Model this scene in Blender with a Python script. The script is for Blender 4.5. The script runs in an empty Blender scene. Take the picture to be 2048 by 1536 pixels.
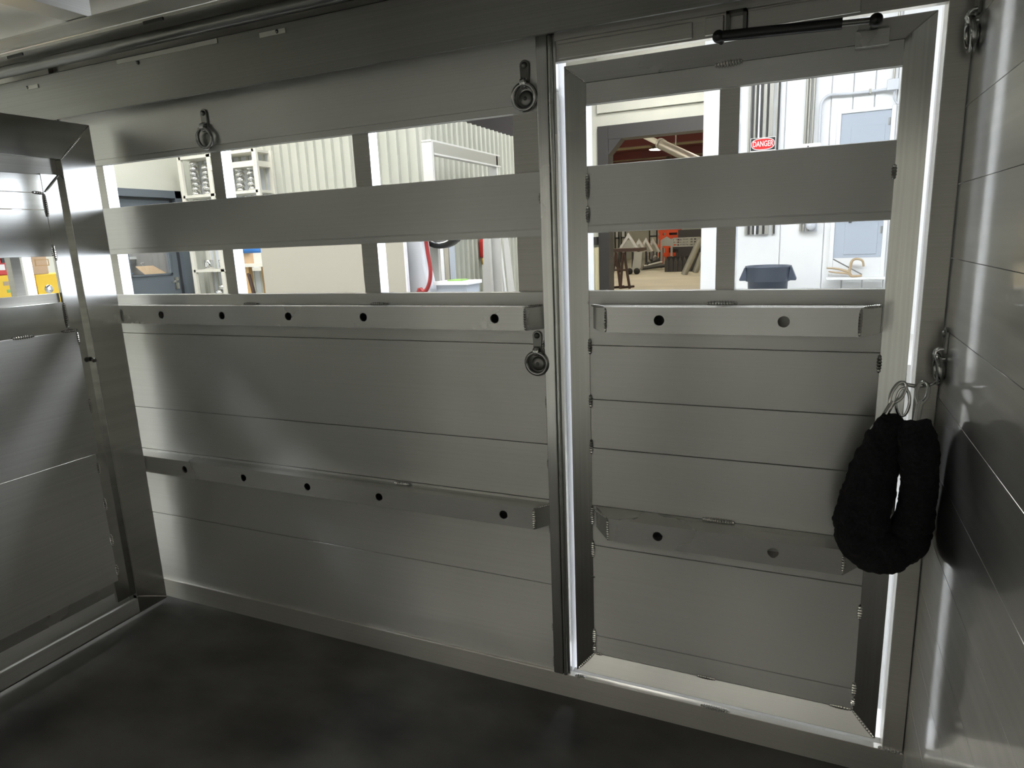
import bpy, bmesh, math, random
from mathutils import Vector, Matrix
random.seed(7)
scene = bpy.context.scene
COL = scene.collection

# ------------------------------------------------------------------ camera
F_PX = 1327.9
yaw, pitch, roll = (math.radians(a) for a in (24.3285, -12.1936, -2.3458))
CAM = Vector((0.0, -1.6, 1.30))
fw = Vector((-math.sin(yaw)*math.cos(pitch), math.cos(yaw)*math.cos(pitch), math.sin(pitch)))
r0 = Vector((math.cos(yaw), math.sin(yaw), 0.0)); u0 = r0.cross(fw)
rt = math.cos(roll)*r0 + math.sin(roll)*u0
up = -math.sin(roll)*r0 + math.cos(roll)*u0
cd = bpy.data.cameras.new('camera'); cam = bpy.data.objects.new('camera', cd); COL.objects.link(cam)
cd.sensor_width = 36.0; cd.sensor_fit = 'HORIZONTAL'; cd.lens = 36.0*F_PX/2048.0
cd.clip_start = 0.02; cd.clip_end = 200
cam.matrix_world = Matrix(((rt.x, up.x, -fw.x, CAM.x), (rt.y, up.y, -fw.y, CAM.y), (rt.z, up.z, -fw.z, CAM.z), (0, 0, 0, 1)))
scene.camera = cam

# ------------------------------------------------------------------ world, exposure
SKY = 4.0          # overcast daylight outside the open workshop door
w = bpy.data.worlds.new('world'); scene.world = w; w.use_nodes = True
w.node_tree.nodes['Background'].inputs[0].default_value = (0.86, 0.92, 1.0, 1)
w.node_tree.nodes['Background'].inputs[1].default_value = SKY
vs = scene.view_settings
vs.view_transform = 'Standard'; vs.look = 'None'; vs.gamma = 1.0; vs.use_curve_mapping = False
vs.exposure = 0.1
scene.cycles.max_bounces = 14; scene.cycles.glossy_bounces = 10; scene.cycles.diffuse_bounces = 6
scene.cycles.sample_clamp_indirect = 6.0
LAMP = 14.5        # radiance of the workshop panel lights
LAMP_BAY = 22.0    # radiance of the far bay's lights
pl = bpy.data.lights.new('daylight_portal', 'AREA'); pl.shape = 'RECTANGLE'; pl.size = 7.0; pl.size_y = 3.9; pl.cycles.is_portal = True
plo = bpy.data.objects.new('daylight_portal', pl); COL.objects.link(plo); plo.location = (5.2, 5.56, 1.55); plo.rotation_euler = (-math.pi/2, 0, 0)

def ray(px, py): return fw + (px-1024)/F_PX*rt - (py-768)/F_PX*up
def at(px, py, y):                       # point of a pixel on a plane y = const
    d = ray(px, py); return CAM + d*((y-CAM.y)/d.y)
def atx(px, py, x):
    d = ray(px, py); return CAM + d*((x-CAM.x)/d.x)
def atz(px, py, z):
    d = ray(px, py); return CAM + d*((z-CAM.z)/d.z)

# ------------------------------------------------------------------ materials
MATS = {}
def mat(name, col, rough=0.5, metal=0.0, emit=0.0, spec=None, alpha=None, trans=0.0):
    m = bpy.data.materials.new(name); m.use_nodes = True; MATS[name] = m
    b = m.node_tree.nodes['Principled BSDF']
    b.inputs['Base Color'].default_value = (*col, 1); b.inputs['Roughness'].default_value = rough
    b.inputs['Metallic'].default_value = metal
    if emit:
        b.inputs['Emission Color'].default_value = (*col, 1); b.inputs['Emission Strength'].default_value = emit
    if spec is not None: b.inputs['Specular IOR Level'].default_value = spec
    if trans: b.inputs['Transmission Weight'].default_value = trans
    return m
def noise_mat(name, c0, c1, rough, scale, metal=0.0, bump=0.0, stretch=(1, 1, 1), r2=None, detail=4, ramp=(0.35, 0.65)):
    """procedural two-tone surface with optional relief; stretch gives the grain direction"""
    m = mat(name, c0, rough, metal); nt = m.node_tree; b = nt.nodes['Principled BSDF']
    tc = nt.nodes.new('ShaderNodeTexCoord'); mp = nt.nodes.new('ShaderNodeMapping')
    mp.inputs['Scale'].default_value = stretch; nt.links.new(tc.outputs['Object'], mp.inputs['Vector'])
    nz = nt.nodes.new('ShaderNodeTexNoise'); nz.inputs['Scale'].default_value = scale; nz.inputs['Detail'].default_value = detail
    nt.links.new(mp.outputs[0], nz.inputs['Vector'])
    cr = nt.nodes.new('ShaderNodeValToRGB'); cr.color_ramp.elements[0].position = ramp[0]; cr.color_ramp.elements[1].position = ramp[1]
    cr.color_ramp.elements[0].color = (*c0, 1); cr.color_ramp.elements[1].color = (*c1, 1)
    nt.links.new(nz.outputs[0], cr.inputs[0]); nt.links.new(cr.outputs[0], b.inputs['Base Color'])
    if r2 is not None:
        mr = nt.nodes.new('ShaderNodeMapRange'); mr.inputs['To Min'].default_value = rough; mr.inputs['To Max'].default_value = r2
        mr.inputs['From Min'].default_value = 0.3; mr.inputs['From Max'].default_value = 0.7
        n2 = nt.nodes.new('ShaderNodeTexNoise'); n2.inputs['Scale'].default_value = 2.6; n2.inputs['Detail'].default_value = 5
        nt.links.new(tc.outputs['Object'], n2.inputs['Vector'])
        nt.links.new(n2.outputs[0], mr.inputs['Value']); nt.links.new(mr.outputs[0], b.inputs['Roughness'])
    if bump:
        bp = nt.nodes.new('ShaderNodeBump'); bp.inputs['Strength'].default_value = bump; bp.inputs['Distance'].default_value = 0.002
        nt.links.new(nz.outputs[0], bp.inputs['Height']); nt.links.new(bp.outputs[0], b.inputs['Normal'])
    return m
AL = (0.60, 0.598, 0.575); AL2 = (0.635, 0.632, 0.61)
noise_mat('alu_wall', AL, AL2, 0.26, 1.0, 1.0, 0.05, (0.6, 0.6, 420), 0.42)
noise_mat('alu_door', AL, AL2, 0.24, 1.0, 1.0, 0.05, (0.6, 0.6, 420), 0.40)
noise_mat('alu_frame', (0.62, 0.62, 0.60), (0.70, 0.70, 0.68), 0.14, 1.0, 1.0, 0.05, (220, 220, 1.2), 0.30)
noise_mat('alu_rail', (0.62, 0.618, 0.59), (0.66, 0.655, 0.63), 0.20, 1.0, 1.0, 0.04, (0.6, 0.6, 400), 0.34)
noise_mat('alu_polished', (0.60, 0.60, 0.57), (0.67, 0.67, 0.64), 0.09, 1.0, 1.0, 0.03, (1.2, 1.2, 60), 0.20)
noise_mat('alu_endwall', (0.62, 0.62, 0.60), (0.68, 0.68, 0.66), 0.3, 1.0, 1.0, 0.03, (1.2, 1.2, 60), 0.4)
noise_mat('alu_sheet', (0.68, 0.68, 0.67), (0.74, 0.74, 0.72), 0.45, 1.0, 1.0, 0, (0.6, 0.6, 300), 0.55)
noise_mat('alu_gate', (0.62, 0.62, 0.60), (0.68, 0.68, 0.66), 0.12, 1.0, 1.0, 0.03, (1.2, 1.2, 60), 0.19)
noise_mat('alu_dull', (0.50, 0.49, 0.45), (0.55, 0.54, 0.50), 0.38, 1.0, 1.0, 0.04, (0.6, 0.6, 300), 0.5)
noise_mat('alu_header', (0.25, 0.247, 0.235), (0.28, 0.277, 0.262), 0.26, 1.0, 1.0, 0.04, (0.6, 0.6, 300), 0.4)  # base colour darkened to stand in for dark reflections
mat('galv_light', (0.62, 0.62, 0.60), 0.4, 0.15)
def brushed(names, aniso, r0_, r1_):
    """extruded sheet: reflections smear across the horizontal grain"""
    for n_ in names:
        nt = MATS[n_].node_tree; b = nt.nodes['Principled BSDF']
        b.inputs['Anisotropic'].default_value = aniso
        v = nt.nodes.new('ShaderNodeCombineXYZ'); v.inputs[1].default_value = 0.05; v.inputs[2].default_value = 1.0
        nt.links.new(v.outputs[0], b.inputs['Tangent'])
        for l in list(b.inputs['Normal'].links): nt.links.remove(l)
        for nd in nt.nodes:
            if nd.type == 'MAP_RANGE': nd.inputs['To Min'].default_value = r0_; nd.inputs['To Max'].default_value = r1_
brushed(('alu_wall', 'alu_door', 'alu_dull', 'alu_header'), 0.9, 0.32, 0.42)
brushed(('alu_rail',), 0.5, 0.22, 0.30)
brushed(('alu_polished',), 0.9, 0.11, 0.17)
brushed(('alu_gate',), 0.6, 0.12, 0.19)
for n_, v_ in (('alu_sheet', 0.55), ('alu_rail', 0.7), ('alu_wall', 0.88), ('alu_door', 0.85), ('alu_dull', 0.8)): MATS[n_].node_tree.nodes['Principled BSDF'].inputs['Metallic'].default_value = v_
brushed(('alu_endwall',), 0.6, 0.30, 0.42)
MATS['alu_endwall'].node_tree.nodes['Principled BSDF'].inputs['Coat Weight'].default_value = 1.0
MATS['alu_endwall'].node_tree.nodes['Principled BSDF'].inputs['Coat Roughness'].default_value = 0.07
mat('weld', (0.62, 0.61, 0.58), 0.22, 1.0)
mat('ring_steel', (0.36, 0.36, 0.35), 0.16, 1.0)
mat('chrome', (0.75, 0.75, 0.74), 0.08, 1.0)
mat('steel_dark', (0.20, 0.20, 0.19), 0.32, 1.0)
mat('white_paint', (0.86, 0.87, 0.90), 0.35)
mat('alu_bright', (0.90, 0.91, 0.93), 0.16, 1.0)  # brightened aluminium for post faces meant to look daylit
noise_mat('rubber_floor', (0.026, 0.026, 0.025), (0.125, 0.121, 0.112), 0.58, 2.4, 0, 0.35, (1, 1.6, 1), 0.8, 9, (0.34, 0.78))
mat('black_rubber', (0.012, 0.012, 0.012), 0.55)
noise_mat('black_fleece', (0.004, 0.004, 0.005), (0.012, 0.012, 0.014), 0.95, 160, 0, 1.0)
mat('black_paint', (0.010, 0.010, 0.010), 0.35)
noise_mat('white_wall', (0.72, 0.74, 0.75), (0.77, 0.78, 0.78), 0.45, 2.0)
noise_mat('cream_wall', (0.64, 0.65, 0.57), (0.70, 0.70, 0.62), 0.5, 1.6)
noise_mat('corrugated', (0.44, 0.455, 0.40), (0.49, 0.50, 0.44), 0.4, 1.2)
noise_mat('concrete', (0.42, 0.39, 0.30), (0.50, 0.47, 0.36), 0.55, 0.7, 0, 0.1)
noise_mat('concrete_grey', (0.30, 0.305, 0.30), (0.36, 0.365, 0.36), 0.55, 0.7, 0, 0.1)
mat('grey_wall', (0.48, 0.47, 0.44), 0.5)
noise_mat('platform', (0.45, 0.45, 0.43), (0.52, 0.52, 0.50), 0.6, 2.0, 0, 0.2)
noise_mat('apron', (0.62, 0.64, 0.66), (0.72, 0.73, 0.75), 0.8, 0.5)
mat('shop_ceiling', (0.16, 0.15, 0.15), 0.7)
mat('maroon', (0.24, 0.07, 0.07), 0.5)
mat('insulation', (0.60, 0.55, 0.36), 0.6)
mat('dark_beam', (0.045, 0.043, 0.042), 0.5)
mat('beige_panel', (0.42, 0.40, 0.34), 0.32)
mat('grey_door', (0.13, 0.155, 0.18), 0.4)
mat('grey_dark', (0.05, 0.055, 0.06), 0.4)
mat('blue_grey', (0.45, 0.50, 0.57), 0.4)
mat('pale_grey', (0.60, 0.63, 0.68), 0.4)
mat('shelf_white', (0.68, 0.67, 0.60), 0.45)
noise_mat('yellow_card', (0.78, 0.50, 0.02), (0.83, 0.55, 0.04), 0.5, 5)
mat('red_plastic', (0.55, 0.03, 0.02), 0.35)
noise_mat('cardboard', (0.48, 0.33, 0.20), (0.54, 0.38, 0.24), 0.8, 6)
noise_mat('wood', (0.40, 0.24, 0.10), (0.55, 0.36, 0.17), 0.6, 3, 0, 0, (1, 1, 0.2))
mat('blue_plastic', (0.05, 0.22, 0.62), 0.35)
mat('pale_blue', (0.35, 0.62, 0.78), 0.3)
mat('red_hose', (0.30, 0.03, 0.03), 0.4)
mat('can_blue', (0.060, 0.075, 0.105), 0.42)
mat('tan_paint', (0.42, 0.32, 0.20), 0.4)
mat('orange_paint', (0.85, 0.10, 0.02), 0.4)
mat('rust', (0.06, 0.035, 0.028), 0.6)
mat('galv', (0.42, 0.42, 0.38), 0.4, 0.6)
mat('sign_red', (0.70, 0.02, 0.02), 0.4)
mat('sign_white', (0.82, 0.82, 0.80), 0.4)
mat('sign_black', (0.012, 0.012, 0.012), 0.4)
mat('brass', (0.65, 0.45, 0.12), 0.3, 0.8)
mat('green_mark', (0.25, 0.45, 0.12), 0.5)
mat('glass', (0.9, 0.95, 0.95), 0.03, 0.0, trans=1.0)
mat('lamp', (1.0, 0.98, 0.94), 0.5, 0, LAMP)
mat('lamp_cool', (0.92, 0.96, 1.0), 0.5, 0, LAMP*1.35)
mat('lamp_fill', (1.0, 0.965, 0.87), 0.5, 0, LAMP*0.64)  # unseen lamps behind the viewer, added to fill the trailer
mat('lamp_store_fill', (1.0, 0.97, 0.92), 0.5, 0, 32.0)  # added so the store room window does not look dark
mat('grey_panel', (0.40, 0.45, 0.52), 0.4)
mat('lamp_bay', (1.0, 0.93, 0.78), 0.5, 0, LAMP_BAY)

# ------------------------------------------------------------------ mesh helpers
class MB:
    def __init__(self): self.v = []; self.f = []; self.mi = []; self.s = []
    def add(self, vs_, fs, mi=0, smooth=False):
        o = len(self.v); self.v += [tuple(p) for p in vs_]
        for f in fs: self.f.append([o+i for i in f]); self.mi.append(mi); self.s.append(smooth)
        return self
    def box(self, x0, x1, y0, y1, z0, z1, mi=0):
        x0, x1 = sorted((x0, x1)); y0, y1 = sorted((y0, y1)); z0, z1 = sorted((z0, z1))
        return self.add([(x0,y0,z0),(x1,y0,z0),(x1,y1,z0),(x0,y1,z0),(x0,y0,z1),(x1,y0,z1),(x1,y1,z1),(x0,y1,z1)],
            [(0,3,2,1),(4,5,6,7),(0,1,5,4),(1,2,6,5),(2,3,7,6),(3,0,4,7)], mi)
    def poly_y(self, pts, y0, y1, mi=0):          # prism: outline in x,z swept along y
        n = len(pts); v = [(x, y0, z) for x, z in pts]+[(x, y1, z) for x, z in pts]
        f = [tuple(range(n)), tuple(reversed(range(n, 2*n)))]+[(i, n+i, n+(i+1)%n, (i+1)%n) for i in range(n)]
        return self.add(v, f, mi)
    def poly_x(self, pts, x0, x1, mi=0):          # outline in y,z swept along x
        n = len(pts); v = [(x0, y, z) for y, z in pts]+[(x1, y, z) for y, z in pts]
        f = [tuple(range(n)), tuple(reversed(range(n, 2*n)))]+[(i, n+i, n+(i+1)%n, (i+1)%n) for i in range(n)]
        return self.add(v, f, mi)
    def poly_z(self, pts, z0, z1, mi=0):
        n = len(pts); v = [(x, y, z0) for x, y in pts]+[(x, y, z1) for x, y in pts]
        f = [tuple(range(n)), tuple(reversed(range(n, 2*n)))]+[(i, n+i, n+(i+1)%n, (i+1)%n) for i in range(n)]
        return self.add(v, f, mi)
    def tube(self, pts, r, n=12, closed=False, cap=True, mi=0, rads=None):
        pts = [Vector(p) for p in pts]; m = len(pts); rings = []
        t0 = None; nrm = None
        for i in range(m):
            if closed: t = (pts[(i+1) % m]-pts[i-1]).normalized()
            else: t = (pts[min(i+1, m-1)]-pts[max(i-1, 0)]).normalized()
            if nrm is None:
                a = Vector((0, 0, 1)) if abs(t.z) < 0.9 else Vector((1, 0, 0)); nrm = t.cross(a).normalized()
            else:
                nrm = (nrm - t*nrm.dot(t)); nrm = nrm.normalized() if nrm.length > 1e-6 else t.orthogonal().normalized()
            bn = t.cross(nrm); rr = rads[i] if rads else r
            rings.append([pts[i]+(nrm*math.cos(2*math.pi*k/n)+bn*math.sin(2*math.pi*k/n))*rr for k in range(n)])
        v = [p for rg in rings for p in rg]; f = []
        for i in range(m if closed else m-1):
            j = (i+1) % m
            for k in range(n): f.append((i*n+k, i*n+(k+1) % n, j*n+(k+1) % n, j*n+k))
        self.add(v, f, mi, True)
        if cap and not closed:
            self.add(rings[0], [tuple(reversed(range(n)))], mi); self.add(rings[-1], [tuple(range(n))], mi)
        return self
    def lathe(self, prof, c, n=24, mi=0, axis='z', smooth=True):
        v = []; f = []; m = len(prof)
        for i, (r, h) in enumerate(prof):
            for k in range(n):
                a = 2*math.pi*k/n; x, y = r*math.cos(a), r*math.sin(a)
                v.append({'z': (c[0]+x, c[1]+y, c[2]+h), 'y': (c[0]+x, c[1]+h, c[2]+y), 'x': (c[0]+h, c[1]+x, c[2]+y)}[axis])
        for i in range(m-1):
            for k in range(n): f.append((i*n+k, i*n+(k+1) % n, (i+1)*n+(k+1) % n, (i+1)*n+k))
        return self.add(v, f, mi, smooth)
    def build(self, name, mats, parent=None):
        me = bpy.data.meshes.new(name); me.from_pydata(self.v, [], self.f)
        if isinstance(mats, str): mats = [mats]
        for m in mats: me.materials.append(MATS[m])
        me.polygons.foreach_set('material_index', self.mi); me.polygons.foreach_set('use_smooth', self.s)
        bm = bmesh.new(); bm.from_mesh(me); bmesh.ops.recalc_face_normals(bm, faces=bm.faces); bm.to_mesh(me); bm.free()
        me.update()
        o = bpy.data.objects.new(name, me); COL.objects.link(o)
        if parent is not None: o.parent = parent; o.matrix_parent_inverse = parent.matrix_world.inverted()
        return o
def bev(o, w_=0.003, seg=2):
    m = o.modifiers.new('bevel', 'BEVEL'); m.width = w_; m.segments = seg; m.limit_method = 'ANGLE'; m.angle_limit = math.radians(40); return o
def tag(o, label, cat, group=None):
    o['label'] = label; o['category'] = cat
    if group: o['group'] = group
    return o
def struct(o, label=None):
    o['kind'] = 'structure'
    if label: o['label'] = label
    return o
def empty(name, loc):
    e = bpy.data.objects.new(name, None); e.location = loc; e.empty_display_size = 0.05; COL.objects.link(e)
    e.matrix_world = Matrix.Translation(loc); return e
def thing(name, loc, label, cat, group=None): return tag(empty(name, loc), label, cat, group)
def box(name, m, parent, *b, bv=0.0):
    o = MB().box(*b).build(name, m, parent)
    return bev(o, bv) if bv else o
def fill(a, b, n): return [a+(b-a)*i/(n-1) for i in range(n)]

def weld(parent, p0, p1, wd=0.006, nrm=(0, -1, 0)):
    """a rippled weld bead laid from p0 to p1 on a surface of the given normal"""
    p0, p1, nv = Vector(p0), Vector(p1), Vector(nrm).normalized()
    wd *= 1.3; p0 = p0+nv*0.0012; p1 = p1+nv*0.0012
    L = (p1-p0).length; t = (p1-p0)/L; s = t.cross(nv).normalized()
    n = max(8, 2*int(L/0.0060)); v = []; f = []; K = 6
    for i in range(n+1):
        q = p0+t*(L*i/n); e = math.sin(math.pi*min(1, max(0.02, i/n)))**0.25
        rp = (1.0 if i % 2 else 0.66)*e
        for k in range(K):
            a = math.pi*k/(K-1)
            v.append(q+s*(math.cos(a)*wd*rp)+nv*(math.sin(a)*wd*0.7*rp-0.0012))
    for i in range(n):
        for k in range(K-1): f.append((i*K+k, i*K+k+1, (i+1)*K+k+1, (i+1)*K+k))
    mb = MB(); mb.add(v, f, 0, False)
    return mb.build('weld_bead', 'weld', parent)

# ================================================================== TRAILER SHELL
XL, XR = -2.42, 0.2576            # ends of the back wall
Z_S1T, Z_S1B, Z_S2T, Z_S2B = 1.604, 1.464, 1.3075, 1.168
Z_KICK = 0.0726
Z_ROOF = 2.02
XF, XB = -2.80, 0.2576            # roof and floor extent
YF = -2.06                        # wall behind the camera

floor = struct(MB().box(-2.62, XR+0.03, YF-0.03, 0.0, -0.05, 0.0).build('floor', 'rubber_floor'), 'black rubber floor mat of the trailer')
# --- back wall
wall_back = struct(empty('wall_back', (0, 0, 0)), 'aluminium slat side wall of the trailer with air slots')
def plank(parent, x0, x1, z0, z1, y=0.0, th=0.012, m='alu_wall', name='plank', lip=True):
    """wall extrusion: flat face, V joint at the top, a shallow groove above the bottom edge, folded return flanges"""
    h = z1-z0
    pts = [(y+0.008, z0-0.0006), (y+0.008, z0+0.0006), (y+0.0006, z0+0.0006), (y, z0+0.0010)]
    if lip and h > 0.06: pts += [(y, z0+0.016), (y+0.0022, z0+0.0165), (y+0.0022, z0+0.0185), (y, z0+0.019)]
    pts += [(y, z1-0.0010), (y+0.0006, z1-0.0006), (y+0.008, z1-0.0006), (y+0.008, z1+0.0006), (y+th, z1+0.0006), (y+th, z0-0.0006)]
    return MB().poly_x(pts, x0, x1).build(name, m, parent)
XP = -0.622                       # wall runs to the door post
plank(wall_back, XL, XP, Z_KICK, 0.3445, lip=False)
plank(wall_back, XL, XP, 0.3455, 0.5995, lip=False)
plank(wall_back, XL, XP, 0.6005, 0.7585, lip=False)
plank(wall_back, XL, XP, 0.7595, 1.0315, lip=False)
plank(wall_back, XL, XP, 1.0325, Z_S2B, lip=False)
plank(wall_back, XL, XP, Z_S2T, Z_S1B, name='slat')
plank(wall_back, XL, XP, Z_S1T, 1.80, name='slat')
for x0, x1 in ((-2.268, -2.229), (-1.728, -1.683), (-1.187, -1.132), (-0.698, -0.575)):   # upright posts behind the slats, sides brightened as if daylit
    mb = MB(); mb.box(x0, x1, 0.0125, 0.052, -0.02, 1.85)
    for i in range(6): mb.mi[i] = 0 if i == 2 else 1
    mb.build('upright_post', ['alu_dull', 'alu_bright'], wall_back)
box('upright_post', 'alu_dull', wall_back, XL-0.03, XL+0.02, -0.005, 0.05, 0.0, 1.95)
# kick strip
base = struct(MB().poly_x([(-0.008, 0), (-0.008, Z_KICK-0.0008), (-0.0072, Z_KICK), (0.012, Z_KICK), (0.012, 0)], XL, XR).build('baseboard_back', 'alu_dull'), 'dull aluminium kick strip along the back wall')
# header and roof
hdr = struct(empty('trim_1', (0, 0, 1.8)), 'aluminium header beam above the air slots, colour darkened for dark reflections')
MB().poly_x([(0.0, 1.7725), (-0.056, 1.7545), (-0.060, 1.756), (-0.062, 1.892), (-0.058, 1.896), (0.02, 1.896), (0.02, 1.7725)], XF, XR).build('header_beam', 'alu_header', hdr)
MB().tube([(XF, -0.098, 1.914), (XR, -0.098, 1.914)], 0.0175, 16).build('header_tube', 'steel_dark', hdr)
box('roof_flange', 'alu_dull', hdr, XF, XR, -0.135, 0.02, 1.944, 1.952)
box('back_strip', 'alu_dull', hdr, XF, XR, 0.012, 0.02, 1.8965, 1.9435)  # added to shut the light leak behind the tube
box('roof_flange', 'alu_dull', hdr, XF, XR, -0.205, -0.132, 1.956, 1.962)
for px, py, L in ((65, 174, 0.06), (330, 104, 0.42), (545, 66, 0.09)):
    p = at(px, py, -0.063)
    c = box('leak_strip', 'shelf_white', hdr, p.x-L/2, p.x+L/2, -0.0645, -0.058, p.z-0.006, p.z+0.006)  # pale strips painted in where light leaks above the header
for px, py in ((55, 175), (275, 125), (554, 63), (1380, 30)):
    p = at(px, py, -0.064 if px < 1000 else -0.004)
    MB().lathe([(0.0, -0.004), (0.004, -0.0035), (0.0055, 0.0), (0.0055, 0.004)], p, 12, 0, 'y').build('screw', 'steel_dark', hdr)
for px, py in ((32, 112), (308, 42)):
    p = at(px, py, -0.134)
    box('slot_clip', 'black_paint', hdr, p.x-0.04, p.x+0.04, -0.139, -0.134, p.z-0.004, p.z+0.004, bv=0.001)
ceil = struct(MB().box(XF, XR+0.03, YF-0.03, 0.06, Z_ROOF, Z_ROOF+0.01).build('ceiling', 'alu_wall'), 'aluminium trailer roof sheet')
for xb in (-2.65, -1.94, -1.23, -0.52):
    MB().poly_y([(xb-0.047, Z_ROOF), (xb-0.045, Z_ROOF-0.056), (xb+0.045, Z_ROOF-0.056), (xb+0.047, Z_ROOF)], YF, -0.19).build('roof_bow', 'alu_dull', ceil)

# --- rub rails (hollow, with drilled faces)
def rub_rail(parent, xa, xb, zt, holes, ea=0.0, eb=0.0, prot=0.05, h=0.0615, rh=0.0125, yw=0.0):
    """box rail proud of the wall: drilled front, top, bottom; ea/eb = how far each end cap slants back"""
    zb = zt-h; zc = (zt+zb)/2; mb = MB(); y = -prot
    hs = sorted(holes); xs = xa; k = 16; s = 0.02
    def quad(a, b): mb.add([(a, y, zb), (b, y, zb), (b, y, zt), (a, y, zt)], [(0, 1, 2, 3)])
    for hx in hs:
        quad(xs, hx-s)
        out = [];
        for i in range(k):
            a = 2*math.pi*i/k; c, sn = math.cos(a), math.sin(a); m = max(abs(c)/s, abs(sn)/(h/2))
            out.append((hx+c/m, y, zc+sn/m))
        cor = [(hx+s, y, zt), (hx-s, y, zt), (hx-s, y, zb), (hx+s, y, zb)]
        inn = [(hx+rh*math.cos(2*math.pi*i/k), y, zc+rh*math.sin(2*math.pi*i/k)) for i in range(k)]
        inb = [(p[0], y+0.004, p[2]) for p in inn]
        v = out+inn+inb; f = []
        for i in range(k):
            j = (i+1) % k; f += [(i, j, k+j, k+i), (k+i, k+j, 2*k+j, 2*k+i)]
        o0 = len(mb.v); mb.add(v, f)
        for cp in cor:      # fill the four corners of the square
            q = sorted(range(k), key=lambda i: (out[i][0]-cp[0])**2+(out[i][2]-cp[2])**2)[:2]
            mb.add([cp, out[q[0]], out[q[1]]], [(0, 1, 2)])
        xs = hx+s
    quad(xs, xb)
    mb.add([(xa, y, zt), (xb, y, zt), (xb+eb, yw, zt), (xa-ea, yw, zt)], [(0, 1, 2, 3)])
    mb.add([(xa, y, zb), (xb, y, zb), (xb+eb, yw, zb), (xa-ea, yw, zb)], [(0, 1, 2, 3)])
    o = mb.build('rub_rail', 'alu_rail', parent)
    for xe, e in ((xa, -ea), (xb, eb)):
        if abs(e) > 0:
            MB().add([(xe, y, zb), (xe+e, yw-0.001, zb), (xe+e, yw-0.001, zt), (xe, y, zt)], [(0, 1, 2, 3)]).build('end_cap', 'alu_rail', o)
            n = (0.6*(1 if e > 0 else -1), -1, 0)
            weld(o, (xe, y, zb+0.002), (xe, y, zt-0.002), 0.004, n)
            weld(o, (xe+e*0.1, y*0.9, zt), (xe+e*0.95, y*0.1, zt), 0.0035, (n[0], n[1], 1))
    return o
H1 = [-1.975, -1.701, -1.43, -1.156, -0.743]
ra = rub_rail(wall_back, XL, -0.657, 1.1345, H1, 0.0, 0.034)
rb = rub_rail(wall_back, XL, -0.652, 0.591, H1, 0.0, 0.036)
for x, z in ((-1.62, 1.137), (-1.13, 1.137)): weld(ra, (x-0.03, -0.004, z), (x+0.03, -0.004, z), 0.005, (0, -1, 1))
for x, z in ((-1.10, 0.594),): weld(rb, (x-0.03, -0.004, z), (x+0.03, -0.004, z), 0.005, (0, -1, 1))
for px, py in ((1097, 390),): pass

# --- door post of the wall (left of the door) and header piece over the door
dp = struct(empty('trim_2', (-0.59, 0, 0)), 'shiny aluminium door post with a rounded edge')
box('post_face', 'alu_frame', dp, -0.622, -0.594, -0.012, 0.0124, Z_KICK, 1.772, bv=0.002)
MB().tube([(-0.5875, -0.006, Z_KICK), (-0.5875, -0.006, 1.765)], 0.0062, 14).build('round_edge', 'alu_polished', dp)
box('post_return', 'alu_frame', dp, -0.581, -0.5745, -0.004, 0.0124, Z_KICK, 1.765)
for z0, z1 in ((1.385, 1.415), (1.01, 1.045), (0.86, 0.895), (0.69, 0.72), (0.50, 0.53), (0.20, 0.225), (0.085, 0.12)):
    weld(dp, (-0.6235, -0.002, z0), (-0.6235, -0.002, z1), 0.0055, (-1, -1, 0))
DL, DR, DT, DB = -0.5617, 0.2065, 1.704, 0.0815    # door opening (outer edge of the bright gap)
hd = struct(empty('trim_3', (-0.18, 0, 1.74)), 'olive-grey header strip over the door with cut-outs')
box('strip', 'alu_dull', hd, -0.575, XR, 0.0, 0.02, DT+0.004, 1.7725)
box('strip', 'alu_dull', hd, -0.575, XR, -0.010, 0.0, 1.752, 1.768)
pp = at(1390, 70, -0.008)
box('raised_panel', 'alu_dull', hd, -0.568, at(1385, 60, -0.004).x, -0.006, 0.0, DT+0.008, 1.745, bv=0.002)
for pxa, pxb in ((1410, 1448), (1495, 1720)):
    xa_, xb_ = at(pxa, 45, -0.004).x, at(pxb, 45, -0.004).x
    box('raised_panel', 'alu_dull', hd, xa_, xb_, -0.007, 0.0, DT+0.008, 1.748, bv=0.002)
xa_, xb_ = at(1452, 40, -0.02).x, at(1493, 40, -0.02).x
mb = MB(); t = 0.007
mb.box(xa_, xa_+t, -0.022, 0, DT+0.004, 1.75); mb.box(xb_-t, xb_, -0.022, 0, DT+0.004, 1.75); mb.box(xa_, xb_, -0.022, 0, 1.743, 1.75)
mb.build('latch_keeper', 'steel_dark', hd)
# pieces right of the door
tr = struct(MB().box(DR+0.007, XR-0.001, -0.003, 0.05, 0.0, 1.99).build('trim_4', 'alu_dull'), 'narrow aluminium corner strip between the door and the right wall')
bev(tr, 0.002)

# --- right wall, polished planks
wall_right = struct(empty('wall_right', (XR, 0, 0)), 'polished aluminium end wall at the right')
zs = [0.0, 0.0, 0.085, 0.2285, 0.372, 0.5155, 0.656, 0.7995, 0.943, 1.0865, 1.23, 1.3735, 1.517, 1.6605, 1.804, 2.02]
for a, b in zip(zs[1:-1], zs[2:]):
    g = 0.0012
    MB().poly_y([(XR+0.008, a), (XR+0.008, a+0.0005), (XR+0.0005, a+0.0005), (XR, a+0.0008), (XR, b-0.0008), (XR+0.0005, b-0.0005), (XR+0.008, b-0.0005), (XR+0.008, b), (XR+0.012, b), (XR+0.012, a)], YF, 0.05).build('plank', 'alu_endwall', wall_right)
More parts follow.
